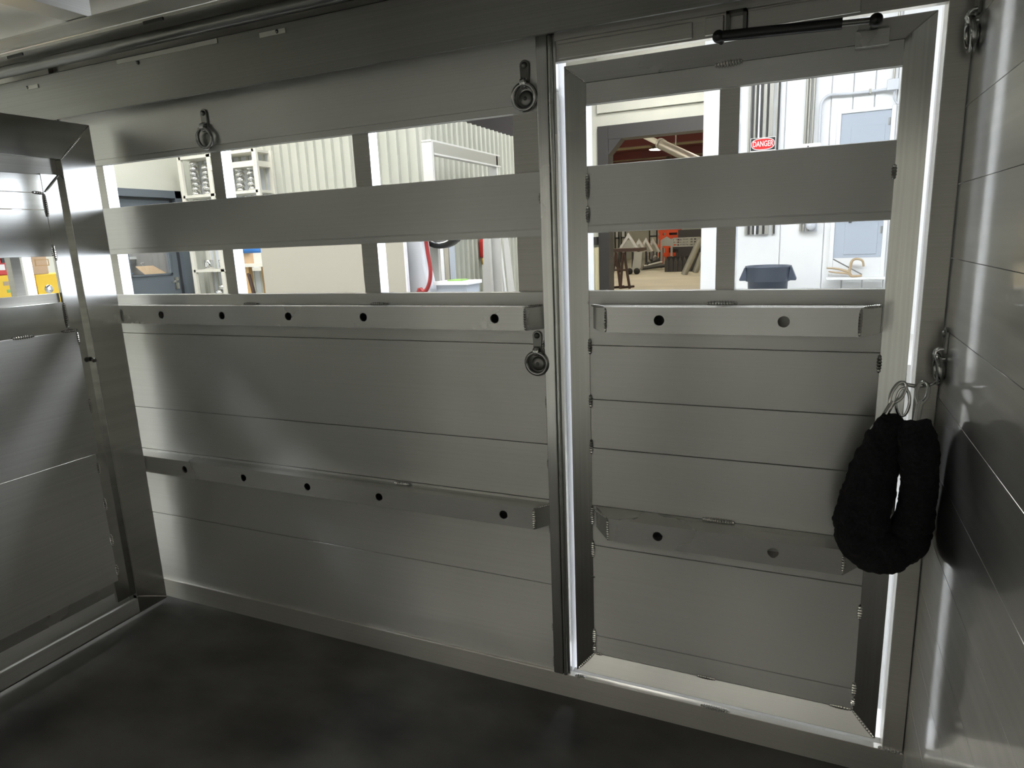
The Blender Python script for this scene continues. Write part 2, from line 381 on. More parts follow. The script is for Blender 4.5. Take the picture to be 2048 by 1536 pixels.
# --- wall behind the camera (unseen; opened up to let light in)
wall_front = struct(empty('wall_front', (0, YF, 0)), 'unseen trailer side behind the viewer, opened up to let light in')
for a, b in ((0.0, 0.10), (1.31, 1.40), (1.69, 1.75)):
    MB().box(-2.62, XR+0.03, YF-0.012, YF, a, b-0.001).build('plank', 'alu_wall', wall_front)
MB().box(-2.62, XR+0.03, YF-0.03, YF, 1.7495, Z_ROOF).build('header_beam', 'alu_wall', wall_front)
for x0, x1 in ((-2.62, -2.50), (-0.72, -0.60), (XR-0.06, XR)):
    MB().box(x0, x1, YF-0.05, YF-0.0125, 0, Z_ROOF).build('upright_post', 'alu_wall', wall_front)

# ================================================================== DOOR
door = struct(empty('door_1', (-0.18, 0, 0.1)), 'aluminium slatted side door with a mitred frame and bright light gap')
gl, gr, gt_, gb_ = 0.0065, 0.009, 0.0085, 0.010
ol, orr, ot, ob = DL+gl, DR-gr, DT-gt_, DB+gb_
YD = 0.022; kd = (1.6+YD)/1.6                      # door skin lies a little behind the wall face; the frame slopes back to it
sx_ = lambda x: x*kd
sz_ = lambda z: 1.30+(z-1.30)*kd
il, ir, it, ib = sx_(-0.502), sx_(0.1445), sz_(1.653), sz_(0.157)
yf, yb, yi_ = -0.002, 0.034, YD-0.002
def member(o0, o1, i1, i0, name, m):
    """frame member: outer edge at the wall face, inner edge set back"""
    q = [(*o0, yf), (*o1, yf), (*i1, yi_), (*i0, yi_)]
    v = [(x, y, z) for x, z, y in q]+[(x, yb, z) for x, z, y in q]
    return bev(MB().add(v, [(0, 1, 2, 3), (4, 7, 6, 5), (0, 4, 5, 1), (1, 5, 6, 2), (2, 6, 7, 3), (3, 7, 4, 0)]).build(name, m, door), 0.0012)
member((ol, ob), (ol, ot), (il, it), (il, ib), 'frame_stile', 'alu_frame')
member((orr, ob), (orr, ot), (ir, it), (ir, ib), 'frame_stile', 'alu_frame')
member((ol, ot), (orr, ot), (ir, it), (il, it), 'frame_rail', 'alu_rail')
member((ol, ob), (orr, ob), (ir, ib), (il, ib), 'frame_rail', 'alu_rail')
def dplank(z0, z1, name='plank', lip=False): return plank(door, il, ir, sz_(z0), sz_(z1), YD, 0.010, 'alu_door', name, lip)
dplank(0.157, 0.2125); dplank(0.2135, 0.4845); dplank(0.4855, 0.5995); dplank(0.6005, 0.7605); dplank(0.7615, 0.8915); dplank(0.8925, 1.0325); dplank(1.0335, 1.170)
dplank(1.3105, 1.467, 'slat', True); dplank(1.604, 1.653, 'slat', True)
def dpost(x0, x1):
    k2 = (1.6+YD+0.0105)/(1.6+0.0165)
    mb = MB(); mb.box(x0*k2, x1*k2, YD+0.0105, YD+0.05, 0.16, 1.66)
    for i in range(6): mb.mi[i] = 0 if i == 2 else 1  # sides brighter than the front, standing in for daylight on them
    mb.build('upright_post', ['alu_dull', 'alu_bright'], door)
dpost(-0.2015, -0.159); dpost(-0.545, -0.506); dpost(0.16, 0.19)
HD = [-0.318, -0.048]
ra = rub_rail(door, -0.447, 0.100, 1.1345, HD, 0.052, 0.045, yw=YD)
rb = rub_rail(door, -0.447, 0.100, 0.591, HD, 0.052, 0.045, yw=YD)
weld(ra, (-0.22, YD-0.003, 1.137), (-0.15, YD-0.003, 1.137), 0.006, (0, -1, 1))
weld(rb, (-0.22, YD-0.003, 0.594), (-0.14, YD-0.003, 0.594), 0.006, (0, -1, 1))
for x, z0, z1 in ((il, 1.39, 1.45), (il, 1.335, 1.375), (il, 1.01, 1.05), (il, 0.87, 0.905), (il, 0.745, 0.785), (il, 0.545, 0.60), (il, 0.39, 0.395), (il, 0.185, 0.235), (il, 0.16, 0.185), (il, 0.45, 0.50),
                  (ir, 1.39, 1.42), (ir, 0.99, 1.03), (ir, 0.83, 0.87), (ir, 0.40, 0.44), (ir, 0.195, 0.235), (ir, 0.17, 0.19)):
    weld(door, (x, yi_, sz_(z0)), (x, yi_, sz_(z1)), 0.0050)
m45 = lambda a, b, t: (a[0]+(b[0]-a[0])*t, yi_+(yf-yi_)*t, a[1]+(b[1]-a[1])*t)
weld(door, m45((il, ib), (ol, ob), 0), m45((il, ib), (ol, ob), 0.9), 0.0035)
weld(door, m45((ir, ib), (orr, ob), 0), m45((ir, ib), (orr, ob), 0.95), 0.0035)
weld(door, m45((il, it), (ol, ot), 0), m45((il, it), (ol, ot), 0.95), 0.0018)
weld(door, (il+0.002, yi_, ib+0.001), (il+0.024, yi_, ib+0.001), 0.004)
weld(door, (-0.225, yi_, ib+0.001), (-0.175, yi_, ib+0.001), 0.0045)
weld(door, (0.095, yi_, ib+0.001), (ir, yi_, ib+0.001), 0.0045)
weld(door, (-0.214, yi_, it-0.002), (-0.154, yi_, it), 0.007)
p = at(1745, 75, -0.004)
box('latch_plate', 'alu_rail', door, p.x-0.03, p.x+0.03, -0.006, 0.012, p.z-0.016, p.z+0.014, bv=0.001)
# bright sill / stop outside the gap
sill = struct(empty('trim_5', (-0.18, 0.05, 0.06)), 'white outer door stop seen through the gap around the door')
box('stop', 'white_paint', sill, -0.61, 0.235, 0.036, 0.15, 0.040, 0.070)
box('stop', 'white_paint', sill, -0.600, -0.5745, 0.0130, 0.07, 0.07, 1.74)
box('stop', 'white_paint', sill, 0.214, 0.25, 0.051, 0.08, 0.07, 1.74)
weld(base, (-0.56, -0.004, Z_KICK+0.001), (-0.53, -0.004, Z_KICK+0.001), 0.005, (0, -1, 1))
weld(base, (-0.21, -0.004, Z_KICK+0.001), (-0.135, -0.004, Z_KICK+0.001), 0.005, (0, -1, 1))
weld(base, (0.205, -0.004, Z_KICK+0.001), (XR, -0.004, Z_KICK+0.001), 0.005, (0, -1, 1))

# black grab rod over the door
a, b = at(1437, 73, -0.045), at(1752, 40, -0.045)
gs = thing('gas_strut', ((a+b)/2), 'black rod fixed across the top of the slatted door', 'rod')
d = (b-a)
MB().tube([a+d*0.03, a+d*0.80], 0.0105, 14).build('cylinder', 'black_paint', gs)
MB().tube([a+d*0.79, a+d*0.98], 0.0060, 12).build('piston', 'steel_dark', gs)
for q in (a, b):
    MB().lathe([(0.0, -0.012), (0.009, -0.010), (0.0125, -0.003), (0.0125, 0.004), (0.008, 0.014), (0.006, 0.048)], q, 14, 0, 'y').build('end_joint', 'black_paint', gs)

# ================================================================== TIE RINGS
def tie_ring(c, nrm, label, tilt=0.0):
    """strap plate with bolt, loop, hanging ring and rubber bumper; built facing -y at the origin, then turned"""
    t = thing('tie_ring', (0, 0, 0), label, 'tie ring', 'steel tie rings on the trailer walls')
    pl = []; n = 10
    for i in range(n+1):
        a = math.pi*i/n; pl.append((0.0115*math.cos(a), 0.062+0.0115*math.sin(a)))
    pl = [(0.010, 0.026)]+pl+[(-0.010, 0.026)]
    sp = bev(MB().poly_y(pl, -0.005, 0.0).build('strap_plate', 'steel_dark', t), 0.001)
    MB().lathe([(0, -0.0105), (0.004, -0.010), (0.0068, -0.0075), (0.0072, -0.004)], (0, 0, 0.062), 12, 0, 'y').build('bolt', 'steel_dark', sp)
    lp = [(0, -0.003, 0.034), (0, -0.010, 0.034), (0, -0.0165, 0.030), (0, -0.018, 0.024), (0, -0.0150, 0.018), (0, -0.008, 0.016), (0, -0.002, 0.016)]
    m = MB()
    for s in (-0.0045, 0.0, 0.0045): m.tube([(s, y, z) for _, y, z in lp], 0.0032, 8)
    m.build('loop', 'chrome', sp)
    R = 0.0262; rg = [(R*math.sin(2*math.pi*i/36), -0.011-0.003*math.cos(2*math.pi*i/36), -0.004+R*math.cos(2*math.pi*i/36)) for i in range(36)]
    MB().tube(rg, 0.0054, 10, True).build('ring', 'ring_steel', t)
    bp_ = MB().lathe([(0.0, -0.0065), (0.006, -0.0060), (0.0125, -0.0045), (0.0165, -0.003), (0.0178, 0.0)], (0, 0, -0.006), 20, 0, 'y').build('bumper', 'steel_dark', t)
    MB().lathe([(0.0, -0.0095), (0.003, -0.009), (0.0045, -0.0065)], (0, 0, -0.006), 10, 0, 'y').build('rivet', 'steel_dark', bp_)
    t.location = c; t.rotation_euler = (0, tilt, nrm); t.scale = (1.1, 1.1, 1.1)
    return t
tie_ring(at(1052, 192, 0.0), 0, 'steel tie ring on the top slat beside the door post')
tie_ring(at(415, 274, 0.0), 0, 'steel tie ring on the top slat nearest the left gate')
tie_ring(at(1077, 722, 0.0), 0, 'steel tie ring below the drilled rail beside the door post')
tie_ring(atx(1957, 62, XR), -math.pi/2, 'steel tie ring high on the polished right wall')
pr = atx(1880, 742, XR); pr.y = -0.045; pr.z = 1.30-0.285
tie_ring(pr, -math.pi/2, 'steel tie ring holding the black padded strap by its snaps')

# ================================================================== PADDED BLACK STRAP HANGING IN A LOOP
yb0 = -0.115
ps = thing('padded_chain', (0.17, yb0, 0.6), 'black fleece padded strap hanging folded from a wall ring', 'padded strap')
path = [(0.166, 0.918), (0.158, 0.880), (0.144, 0.820), (0.132, 0.755), (0.124, 0.700), (0.128, 0.664), (0.146, 0.644), (0.170, 0.640), (0.192, 0.648), (0.209, 0.672), (0.218, 0.715), (0.220, 0.770), (0.217, 0.830), (0.208, 0.890), (0.204, 0.920)]
rads = [0.022, 0.034, 0.043, 0.050, 0.053, 0.053, 0.052, 0.052, 0.049, 0.044, 0.036, 0.033, 0.034, 0.035, 0.024]
# smooth path
def cat(P, R, k=5):
    o, r = [], []
    for i in range(len(P)-1):
        p0, p1, p2, p3 = P[max(i-1, 0)], P[i], P[i+1], P[min(i+2, len(P)-1)]
        for s in range(k):
            t = s/k; q = []
            for j in range(len(p1)):
                q.append(0.5*((2*p1[j])+(-p0[j]+p2[j])*t+(2*p0[j]-5*p1[j]+4*p2[j]-p3[j])*t*t+(-p0[j]+3*p1[j]-3*p2[j]+p3[j])*t**3))
            o.append(q); r.append(R[i]*(1-t)+R[i+1]*t)
    o.append(list(P[-1])); r.append(R[-1]); return o, r
P3 = [(x, yb0+0.012*math.sin(i*0.9)-0.01*(i/len(path)), z) for i, (x, z) in enumerate(path)]
o_, r_ = cat(P3, rads, 6)
fl = MB().tube(o_, 0.04, 24, rads=r_).build('fleece_sleeve', 'black_fleece', ps)
tx = bpy.data.textures.new('fleece', 'CLOUDS'); tx.noise_scale = 0.022
ss = fl.modifiers.new('sub', 'SUBSURF'); ss.levels = ss.render_levels = 1
dm = fl.modifiers.new('disp', 'DISPLACE'); dm.texture = tx; dm.strength = 0.014; dm.mid_level = 0.5; dm.texture_coords = 'GLOBAL'
# snaps: steel bolts from the ring to each end of the sleeve
ring_low = Vector((XR-0.012, -0.045, pr.z-0.032))
def snap(top, bot, lbl=None):
    t_, b_ = Vector(top), Vector(bot); dd = b_-t_; side = Vector((0, 1, 0)).cross(dd).normalized()*0.010
    mb = MB()
    hook = [t_+dd*0.40-side*0.2, t_+dd*0.25-side, t_+dd*0.06-side*0.8, t_, t_+dd*0.06+side*0.8, t_+dd*0.25+side, t_+dd*0.42+side*0.3]
    o, _ = cat([tuple(p) for p in hook], [1]*len(hook), 4)
    mb.tube(o, 0.0038, 8)
    mb.tube([t_+dd*0.36, t_+dd*0.52, t_+dd*0.74], 0.0062, 10)
    mb.tube([t_+dd*0.74, t_+dd*0.78], 0.0085, 10)
    el = [b_+dd*(-0.10+0.14*math.cos(2*math.pi*i/14))+side*0.9*math.sin(2*math.pi*i/14) for i in range(14)]
    mb.tube(el, 0.0035, 8, True)
    return mb.build('snap_hook', 'chrome', ps)
snap((0.185, -0.070, 0.985), (0.135, -0.105, 0.880))
snap((0.222, -0.060, 0.985), (0.205, -0.110, 0.885))
MB().tube([(0.180, -0.066, 0.982), (0.205, -0.058, 0.976), (0.232, -0.052, 0.978), (0.246, -0.046, 0.985)], 0.0042, 8).build('link_pin', 'chrome', ps)
lk = [(0.186+0.012*math.cos(2*math.pi*i/16), -0.072, 0.944+0.030*math.sin(2*math.pi*i/16)) for i in range(16)]
MB().tube(lk, 0.0030, 8, True).build('chain_link', 'chrome', ps)

# ================================================================== DIVIDER GATE ON THE LEFT
GX = -2.17
gate = thing('divider_gate', (GX, -0.5, 0.0), 'aluminium slatted swing gate with mitred frame at the left end', 'gate')
yo, yi, ye = -0.055, -0.168, -1.96
zt_, zi_, zb_, zbi = 1.7215, 1.605, 0.030, 0.086
def gpoly(pts, x0, x1, name, m): return bev(MB().poly_x(pts, x0, x1).build(name, m, gate), 0.0015)
gpost = gpoly([(yo, zb_), (yi, zb_), (yi, zi_), (yo, zt_)], GX-0.045, GX+0.0004, 'frame_post', 'alu_gate')
gpoly([(ye, zb_), (ye+0.11, 0.098), (ye+0.11, zi_), (ye, zt_)], GX-0.04, GX, 'frame_post', 'alu_gate')
gpoly([(yo, zt_), (yi, zi_), (ye+0.11, zi_), (ye, zt_)], GX-0.04, GX, 'frame_rail', 'alu_gate')
mb = MB()                                        # bottom rail: an open channel with a thin front lip
mb.box(GX-0.013, GX, ye, yo, zb_, zbi); mb.box(GX-0.05, GX, ye, yo, zb_, zb_+0.004); mb.box(GX-0.05, GX-0.046, ye, yo, zb_, 0.145)
mb.build('bottom_channel', 'alu_sheet', gate)
box('front_lip', 'galv_light', gate, GX-0.0135, GX-0.001, ye, yi-0.001, zbi, zbi+0.002)  # pale strip laid on to stand in for the lit top edge
MB().poly_x([(yo, zb_+0.004), (yi, 0.098), (yi, zb_+0.004)], GX-0.02, GX-0.004).build('corner_gusset', 'alu_rail', gate)
weld(gate, (GX+0.0005, yo-0.004, zb_+0.006), (GX+0.0005, yi, 0.096), 0.0035, (1, 0, 0))
GI = GX-0.018                                    # inner frame plane
def gbox(name, y0, y1, z0, z1, x=GI, m='alu_wall', th=0.012): 
    o = MB().box(x-th, x, y0, y1, z0, z1).build(name, m, gate); return bev(o, 0.001)
gbox('inner_stile', -0.228, yi+0.002, 0.10, 1.56, GI, 'alu_gate')
gbox('recess_strip', ye+0.1, yi, 1.556, 1.612, GX-0.028, 'alu_dull', 0.004)
gbox('inner_rail', ye+0.1, -0.2285, 1.502, 1.557, GI, 'alu_gate')
gbox('slat', ye+0.1, -0.2285, 1.4515, 1.5015, GI, 'alu_gate')
gbox('slat', ye+0.1, -0.2285, 1.309, 1.4505, GI, 'alu_gate')
gbox('recess_strip', ye+0.1, -0.2285, 1.10, 1.194, GX-0.031, 'alu_dull', 0.003)
gbox('inner_rail', ye+0.1, -0.2285, 1.068, 1.165, GI, 'alu_gate')
gbox('sheet', ye+0.1, -0.204, 0.6495, 1.0695, GI+0.003, 'alu_sheet', 0.003)
gbox('sheet', ye+0.1, -0.214, 0.18, 0.6485, GI+0.002, 'alu_sheet', 0.003)
gbox('inner_rail', ye+0.1, yi, 0.138, 0.1805, GI-0.004, 'alu_rail')
mbx = MB().box(GX-0.062, GX-0.034, -0.352, -0.325, 1.1, 1.4)
mbx.build('upright_post', 'alu_dull', gate)
for (y0, z0), (y1, z1), wd in (((yi, 1.604), (-0.06, 1.715), 0.003), ((-0.172, 1.559), (-0.224, 1.504), 0.003), ((-0.2285, 1.50), (-0.262, 1.503), 0.004), ((-0.2285, 1.43), (-0.2285, 1.50), 0.0045),
        ((-0.2285, 1.295), (-0.2285, 1.345), 0.005), ((-0.2285, 1.08), (-0.2285, 1.165), 0.0045), ((-0.2035, 1.022), (-0.2035, 1.069), 0.0045), ((-0.25, 1.0705), (-0.2, 1.0705), 0.0045), ((-0.40, 1.0705), (-0.335, 1.0705), 0.005),
        ((-0.2035, 0.79), (-0.2035, 0.84), 0.004), ((-0.2135, 0.575), (-0.2135, 0.62), 0.005), ((-0.2135, 0.445), (-0.2135, 0.49), 0.005), ((-0.2135, 0.31), (-0.2135, 0.355), 0.005), ((-0.2135, 0.20), (-0.2135, 0.24), 0.005)):
    front = y0 > -0.18 and z0 > 1.59
    xx = GX if front else GI+0.003
    weld(gate, (xx, y0, z0), (xx, y1, z1), wd, (1, 0, 0))
p = atx(188, 720, GX)
MB().lathe([(0.0, 0.004), (0.005, 0.004), (0.0085, 0.002), (0.0085, 0.0)], (GX, p.y, p.z), 12, 0, 'x').build('hinge_plug', 'steel_dark', gpost)

# ================================================================== WORKSHOP AROUND THE TRAILER
ZS = -0.40            # workshop floor
struct(MB().box(-14, 45, -40, 60, ZS-0.14, ZS-0.1).build('ground', 'apron'), 'pale ground outside the workshop')
struct(MB().box(-14.2, 1.7, 9.0, 50, ZS-0.1, ZS).build('floor_bay', 'concrete'), 'tan concrete floor of the far bay')
struct(MB().box(-14.2, 9.2, -8.2, 9.0, ZS-0.1, ZS).build('floor_shop', 'concrete_grey'), 'pale concrete workshop floor')
cs = struct(MB().box(-12, 9.2, -8.2, 5.62, 4.6, 4.7).build('ceiling_shop', 'shop_ceiling'), 'dark workshop ceiling')
MB().box(-12, 1.7, 5.62, 9.15, 4.6, 4.7).build('ceiling_deck', 'shop_ceiling', cs)
struct(MB().box(-12.1, -12, 4.4, 9.1, ZS, 4.7).build('wall_outer_end', 'shop_ceiling'), 'unseen dark wall added to keep daylight out of the store area')  # put out of view to block a daylight leak
struct(MB().box(-12, -7.2, 4.52, 4.6, ZS, 4.7).build('wall_outer_partition', 'shop_ceiling'), 'dark partition behind the cream wall')
# wall with the grey door (left, runs away from the viewer)
wl = struct(empty('wall_outer_left', (-7.1, 0, ZS)), 'cream workshop wall with a grey door')
mdy0, mdy1, mdz = 3.50, 4.46, 2.045
box('wall_panel', 'cream_wall', wl, -7.2, -7.1, -8, mdy0, ZS, 4.6)
box('wall_panel', 'cream_wall', wl, -7.2, -7.1, mdy0, mdy1, mdz, 4.6)
box('wall_panel', 'cream_wall', wl, -7.2, -7.1, mdy1, 4.52, ZS, 4.6)
# corrugated back wall (faces us) and side wall (runs away)
def corrugated(name, a, b, z0, z1, pitch_, depth, nx, ny, m, label):
    """ribbed sheet from a to b (x,y); (nx,ny) points to the viewer side"""
    L = math.hypot(b[0]-a[0], b[1]-a[1]); tx_, ty_ = (b[0]-a[0])/L, (b[1]-a[1])/L; prof = []
    n = int(L/pitch_)
    for i in range(n):
        s = i*pitch_
        prof += [(s, 0), (s+pitch_*0.62, 0), (s+pitch_*0.70, depth), (s+pitch_*0.90, depth), (s+pitch_*0.98, 0)]
    prof.append((L, 0)); v = []; f = []
    for s, d_ in prof:
        x, y = a[0]+tx_*s+nx*d_, a[1]+ty_*s+ny*d_; v += [(x, y, z0), (x, y, z1)]
    for i in range(len(prof)-1): f.append((2*i, 2*i+2, 2*i+3, 2*i+1))
    o = MB().add(v, f).build(name, m); md = o.modifiers.new('thick', 'SOLIDIFY'); md.thickness = 0.004
    return struct(o, label)
ZW2 = 2.615
corrugated('wall_outer_back', (-7.1, 4.5), (-3.637, 4.5), ZS, ZW2+0.6, 0.118, 0.032, 0, -1, 'corrugated', 'ribbed cream metal workshop wall')
corrugated('wall_outer_side', (-3.637, 4.5), (-3.637, 9.0), ZS, ZW2, 0.118, 0.03, 1, 0, 'corrugated', 'ribbed metal wall running away beside the bay opening')
struct(MB().box(-12, -3.66, 8.9, 9.0, ZS, 4.6).build('wall_outer_store', 'shop_ceiling'), 'dark wall behind the ribbed partition')
# wall with the bay opening, y = 9
YB = 9.0
wb = struct(empty('wall_outer_bay', (-2, YB, ZS)), 'white wall with a large opening to the far bay')
ox0 = at(1197, 330, YB).x; oz = at(1300, 247, YB).z; ox1 = 1.2
box('wall_panel', 'cream_wall', wb, -3.66, ox0, YB, YB+0.15, ZS, 4.6)
box('wall_panel', 'cream_wall', wb, ox0, ox1, YB, YB+0.15, oz, at(1300, 217, YB).z)
box('wall_panel', 'cream_wall', wb, ox0, ox1, YB-0.06, YB+0.15, at(1300, 216, YB).z, 4.6)
box('wall_panel', 'cream_wall', wb, ox1, 1.7, YB, YB+0.15, ZS, 6.6)
box('wall_panel', 'cream_wall', wb, -14.2, 1.7, YB, YB+0.15, 4.6, 6.6)
df = thing('door_frame', ((ox0+ox1)/2, YB, ZS), 'dark steel frame around the opening to the far bay', 'frame')
fwid = at(1218, 330, YB).x-ox0
box('post', 'dark_beam', df, ox0, ox0+fwid, YB-0.05, YB+0.25, ZS, oz)
box('post', 'dark_beam', df, ox1-fwid, ox1, YB-0.05, YB+0.25, ZS, oz)
box('lintel', 'dark_beam', df, ox0, ox1, YB-0.04, YB+0.25, oz-0.17, oz+0.03)
MB().poly_y([(ox0+fwid, oz-0.16), (ox0+fwid+0.22, oz-0.16), (ox0+fwid, oz-0.40)], YB-0.03, YB+0.2).build('gusset', 'dark_beam', df)
# strip of grey-green machinery behind trailer edge, left of dark post
# far bay shell
struct(MB().box(-14, 1.7, 49, 49.2, ZS, 6.6).build('wall_bay_far', 'cream_wall'), 'far end wall of the bay')
struct(MB().box(-14.2, -14, 9.15, 49, ZS, 6.6).build('wall_bay_left', 'cream_wall'), 'left wall of the far bay')
struct(MB().box(1.6, 1.7, 5.62, 49, ZS, 6.6).build('wall_bay_right', 'cream_wall'), 'right wall of the far bay')
struct(MB().box(9, 9.2, -8, 5.62, ZS, 4.7).build('wall_outer_gable', 'white_wall'), 'right end wall of the workshop')
struct(MB().box(-12, 9, -8.2, -8, ZS, 4.7).build('wall_outer_front', 'grey_wall'), 'grey workshop wall behind the trailer')
cb = struct(empty('ceiling_bay', (-2, 30, 6.6)), 'maroon steel ceiling of the far bay with pale insulation panels')
box('deck', 'maroon', cb, -14, 1.7, 9.15, 49, 6.55, 6.6)
for i in range(6):
    y0 = 12+i*6.1
    box('purlin', 'maroon', cb, -14, 1.6, y0, y0+0.35, 6.1, 6.55)
    for x0, x1 in ((-13.5, -9.2), (-8.7, -4.5), (-4, 0.2)):
        box('insulation_panel', 'insulation', cb, x0, x1, y0+1.6, y0+4.6, 6.5, 6.545)
# right white wall at y = 5.5 with raised platform
YR = 5.5; xr0 = at(1403, 400, YR).x
wr = struct(empty('wall_outer_right', (2, YR, ZS)), 'bright white panelled workshop wall with conduits')
zz = ZS; xs = [xr0]
for px in (1440, 1570, 1660, 1703, 1746, 1790): xs.append(at(px, 250, YR).x)
xs += [0.95, 1.35, 1.65]
for a_, b_ in zip(xs[:-1], xs[1:]):
    bev(box('wall_panel', 'white_wall', wr, a_+0.003, b_-0.003, YR, YR+0.12, ZS, 4.6), 0.006)
box('backing', 'white_wall', wr, xr0+0.01, 1.64, YR+0.02, YR+0.12, ZS, 4.6)
box('lintel', 'white_wall', wr, 1.65, 9.0, YR, YR+0.12, 3.5, 4.6)
box('jamb', 'white_wall', wr, 8.8, 9.0, YR, YR+0.12, ZS, 3.5)
box('return_panel', 'white_wall', wr, xr0, xr0+0.1, YR+0.12, YB, ZS, 4.6)
ZP = 0.30
struct(MB().box(xr0, 1.5, 3.9, YR, ZS, ZP).build('floor_platform', 'platform'), 'raised concrete platform along the white wall')

# lights of the workshop
def strip_light(x, y, z, L, along, m, label, group, W=1.2, ztop=4.6):
    t = thing('panel_light', (x, y, z), label, 'ceiling light', group)
    a_, b_ = (L/2, W/2) if along == 'x' else (W/2, L/2)
    box('housing', 'white_paint', t, x-a_, x+a_, y-b_, y+b_, z+0.02, z+0.09)
    box('diffuser', m, t, x-a_*0.97, x+a_*0.97, y-b_*0.9, y+b_*0.9, z, z+0.02)
    for s in (-1, 1):
        hx, hy = (x+s*a_*0.8, y) if along == 'x' else (x, y+s*b_*0.8)
        MB().tube([(hx, hy, z+0.09), (hx, hy, ztop)], 0.008, 6).build('hanger', 'galv', t)
for i, (x, y) in enumerate(((-5.6, 2.3), (-3.0, 2.3), (-0.4, 2.5), (2.2, 2.3), (-5.0, -6.2), (-2.4, -6.2), (0.2, -6.2))):  # rear row added out of view to brighten the trailer inside
    strip_light(x, y, 4.2, 2.2, 'x', 'lamp_cool' if i in (2, 3) else ('lamp' if i < 2 else 'lamp_fill'), 'large unseen panel light under the workshop ceiling', 'workshop panel lights')
strip_light(-5.2, -1.2, 4.2, 2.2, 'y', 'lamp_cool', 'panel light hanging beyond the left gate', 'workshop panel lights')
strip_light(-1.8, 6.6, 4.2, 2.2, 'y', 'lamp', 'panel light hanging before the bay opening', 'workshop panel lights')
for x, y in ((-9, 12), (-3, 12), (-9, 18), (-3, 18), (-9, 24), (-3, 24), (-9, 30), (-3, 30)):  # panels added out of view to brighten the bay
    strip_light(x, y, 6.3, 2.4, 'x', 'lamp_bay', 'unseen panel light added to brighten the far bay', 'added far bay fill lights', 1.4, 6.55)
def bay_light(x, y):
    t = thing('bay_light', (x, y, 6.0), 'round high-bay light under the maroon ceiling', 'ceiling light', 'high-bay lights in the far bay')
    MB().lathe([(0.0, 0.35), (0.12, 0.34), (0.2, 0.2), (0.5, 0.02), (0.52, 0.0)], (x, y, 6.0), 20).build('reflector', 'galv', t)
    MB().lathe([(0.0, 0.0), (0.48, 0.0), (0.48, 0.015), (0, 0.03)], (x, y, 6.0), 20).build('lens', 'lamp_bay', t)
    MB().tube([(x, y, 6.3), (x, y, 6.55)], 0.02, 6).build('stem', 'galv', t)
pL = at(1316, 304, 38.0)
for x, y in ((pL.x, 38.0), (-12, 38), (-9, 45)): bay_light(x, y)

# ================================================================== THINGS IN THE WORKSHOP
def pbox(name, m, parent, px0, py0, px1, py1, Y, depth, zmin=None, bv=0.0):
    cx, cy_ = (px0+px1)/2, (py0+py1)/2
    x0, x1 = at(px0, cy_, Y).x, at(px1, cy_, Y).x; z1, z0 = at(cx, py0, Y).z, at(cx, py1, Y).z
    if zmin is not None: z0 = zmin
    return box(name, m, parent, x0, x1, Y, Y+depth, z0, z1, bv=bv)
def base_at(px0, px1, py, Y, z=ZS):
    a_ = at((px0+px1)/2, py, Y); return (a_.x, Y, z)

# ---- grey door with a window in the cream wall
d2 = struct(empty('door_2', (-7.1, 4.0, ZS)), 'dark grey steel door with a window in the cream wall')
fw_ = 0.085
for y0, y1 in ((mdy0, mdy0+fw_), (mdy1-fw_, mdy1)): box('jamb', 'grey_door', d2, -7.2, -7.06, y0, y1, ZS, mdz)
box('jamb', 'grey_door', d2, -7.2, -7.06, mdy0, mdy1, mdz-fw_, mdz)
ly0, ly1 = mdy0+fw_, mdy1-fw_-0.05
wz0 = atx(300, 552, -7.1).z; wy0, wy1 = 3.66, 4.22; wz1 = 1.62
box('stop_strip', 'grey_dark', d2, -7.19, -7.13, ly1, mdy1-fw_, ZS, mdz-fw_)
box('stop_strip', 'grey_dark', d2, -7.19, -7.11, ly0, ly1, mdz-fw_-0.03, mdz-fw_)
for b_ in ((ly0, ly1, ZS, wz0), (ly0, ly1, wz1, mdz-fw_-0.03), (ly0, wy0, wz0, wz1), (wy1, ly1, wz0, wz1)): box('leaf', 'grey_door', d2, -7.17, -7.12, *b_)
for y0, y1, z0, z1 in ((wy0, wy1, wz0, wz0+0.02), (wy0, wy1, wz1-0.02, wz1), (wy0, wy0+0.02, wz0, wz1), (wy1-0.02, wy1, wz0, wz1)): box('window_trim', 'grey_door', d2, -7.115, -7.105, y0, y1, z0, z1)
box('window_pane', 'glass', d2, -7.148, -7.142, wy0, wy1, wz0, wz1)
ph = atx(357, 566, -7.08)
lh = MB(); lh.box(-7.12, -7.105, ph.y-0.03, ph.y+0.03, ph.z-0.07, ph.z+0.07); lh.tube([(-7.11, ph.y, ph.z+0.02), (-7.06, ph.y, ph.z+0.02), (-7.055, ph.y-0.11, ph.z+0.015)], 0.012, 8)
lh.build('door_handle', 'chrome', d2)
# store room behind it
struct(MB().box(-9.4, -9.3, 2.4, 5.6, ZS, 2.6).build('wall_store_back', 'white_wall'), 'store room wall behind the door window')
struct(MB().box(-9.3, -7.2, 5.5, 5.6, ZS, 2.6).build('wall_store_side', 'white_wall'), 'side wall of the store room')
struct(MB().box(-9.4, -7.2, 2.4, 5.6, 2.6, 2.7).build('ceiling_store', 'white_wall'), 'store room ceiling')
strip_light(-8.0, 4.0, 2.4, 1.0, 'x', 'lamp_store_fill', 'small light added to brighten the store room', 'workshop panel lights', 0.4, 2.6)  # lamp added to light what the door window shows
sr = thing('store_shelf', (-8.3, 4.2, ZS), 'white store room shelf seen through the door window', 'shelf')
zsh = atx(300, 550, -8.2).z; zsh2 = atx(300, 514, -8.2).z
box('board', 'white_paint', sr, -8.55, -8.1, 3.6, 5.2, zsh-0.03, zsh); box('board', 'white_paint', sr, -8.55, -8.1, 3.6, 5.2, zsh2-0.02, zsh2+0.015)
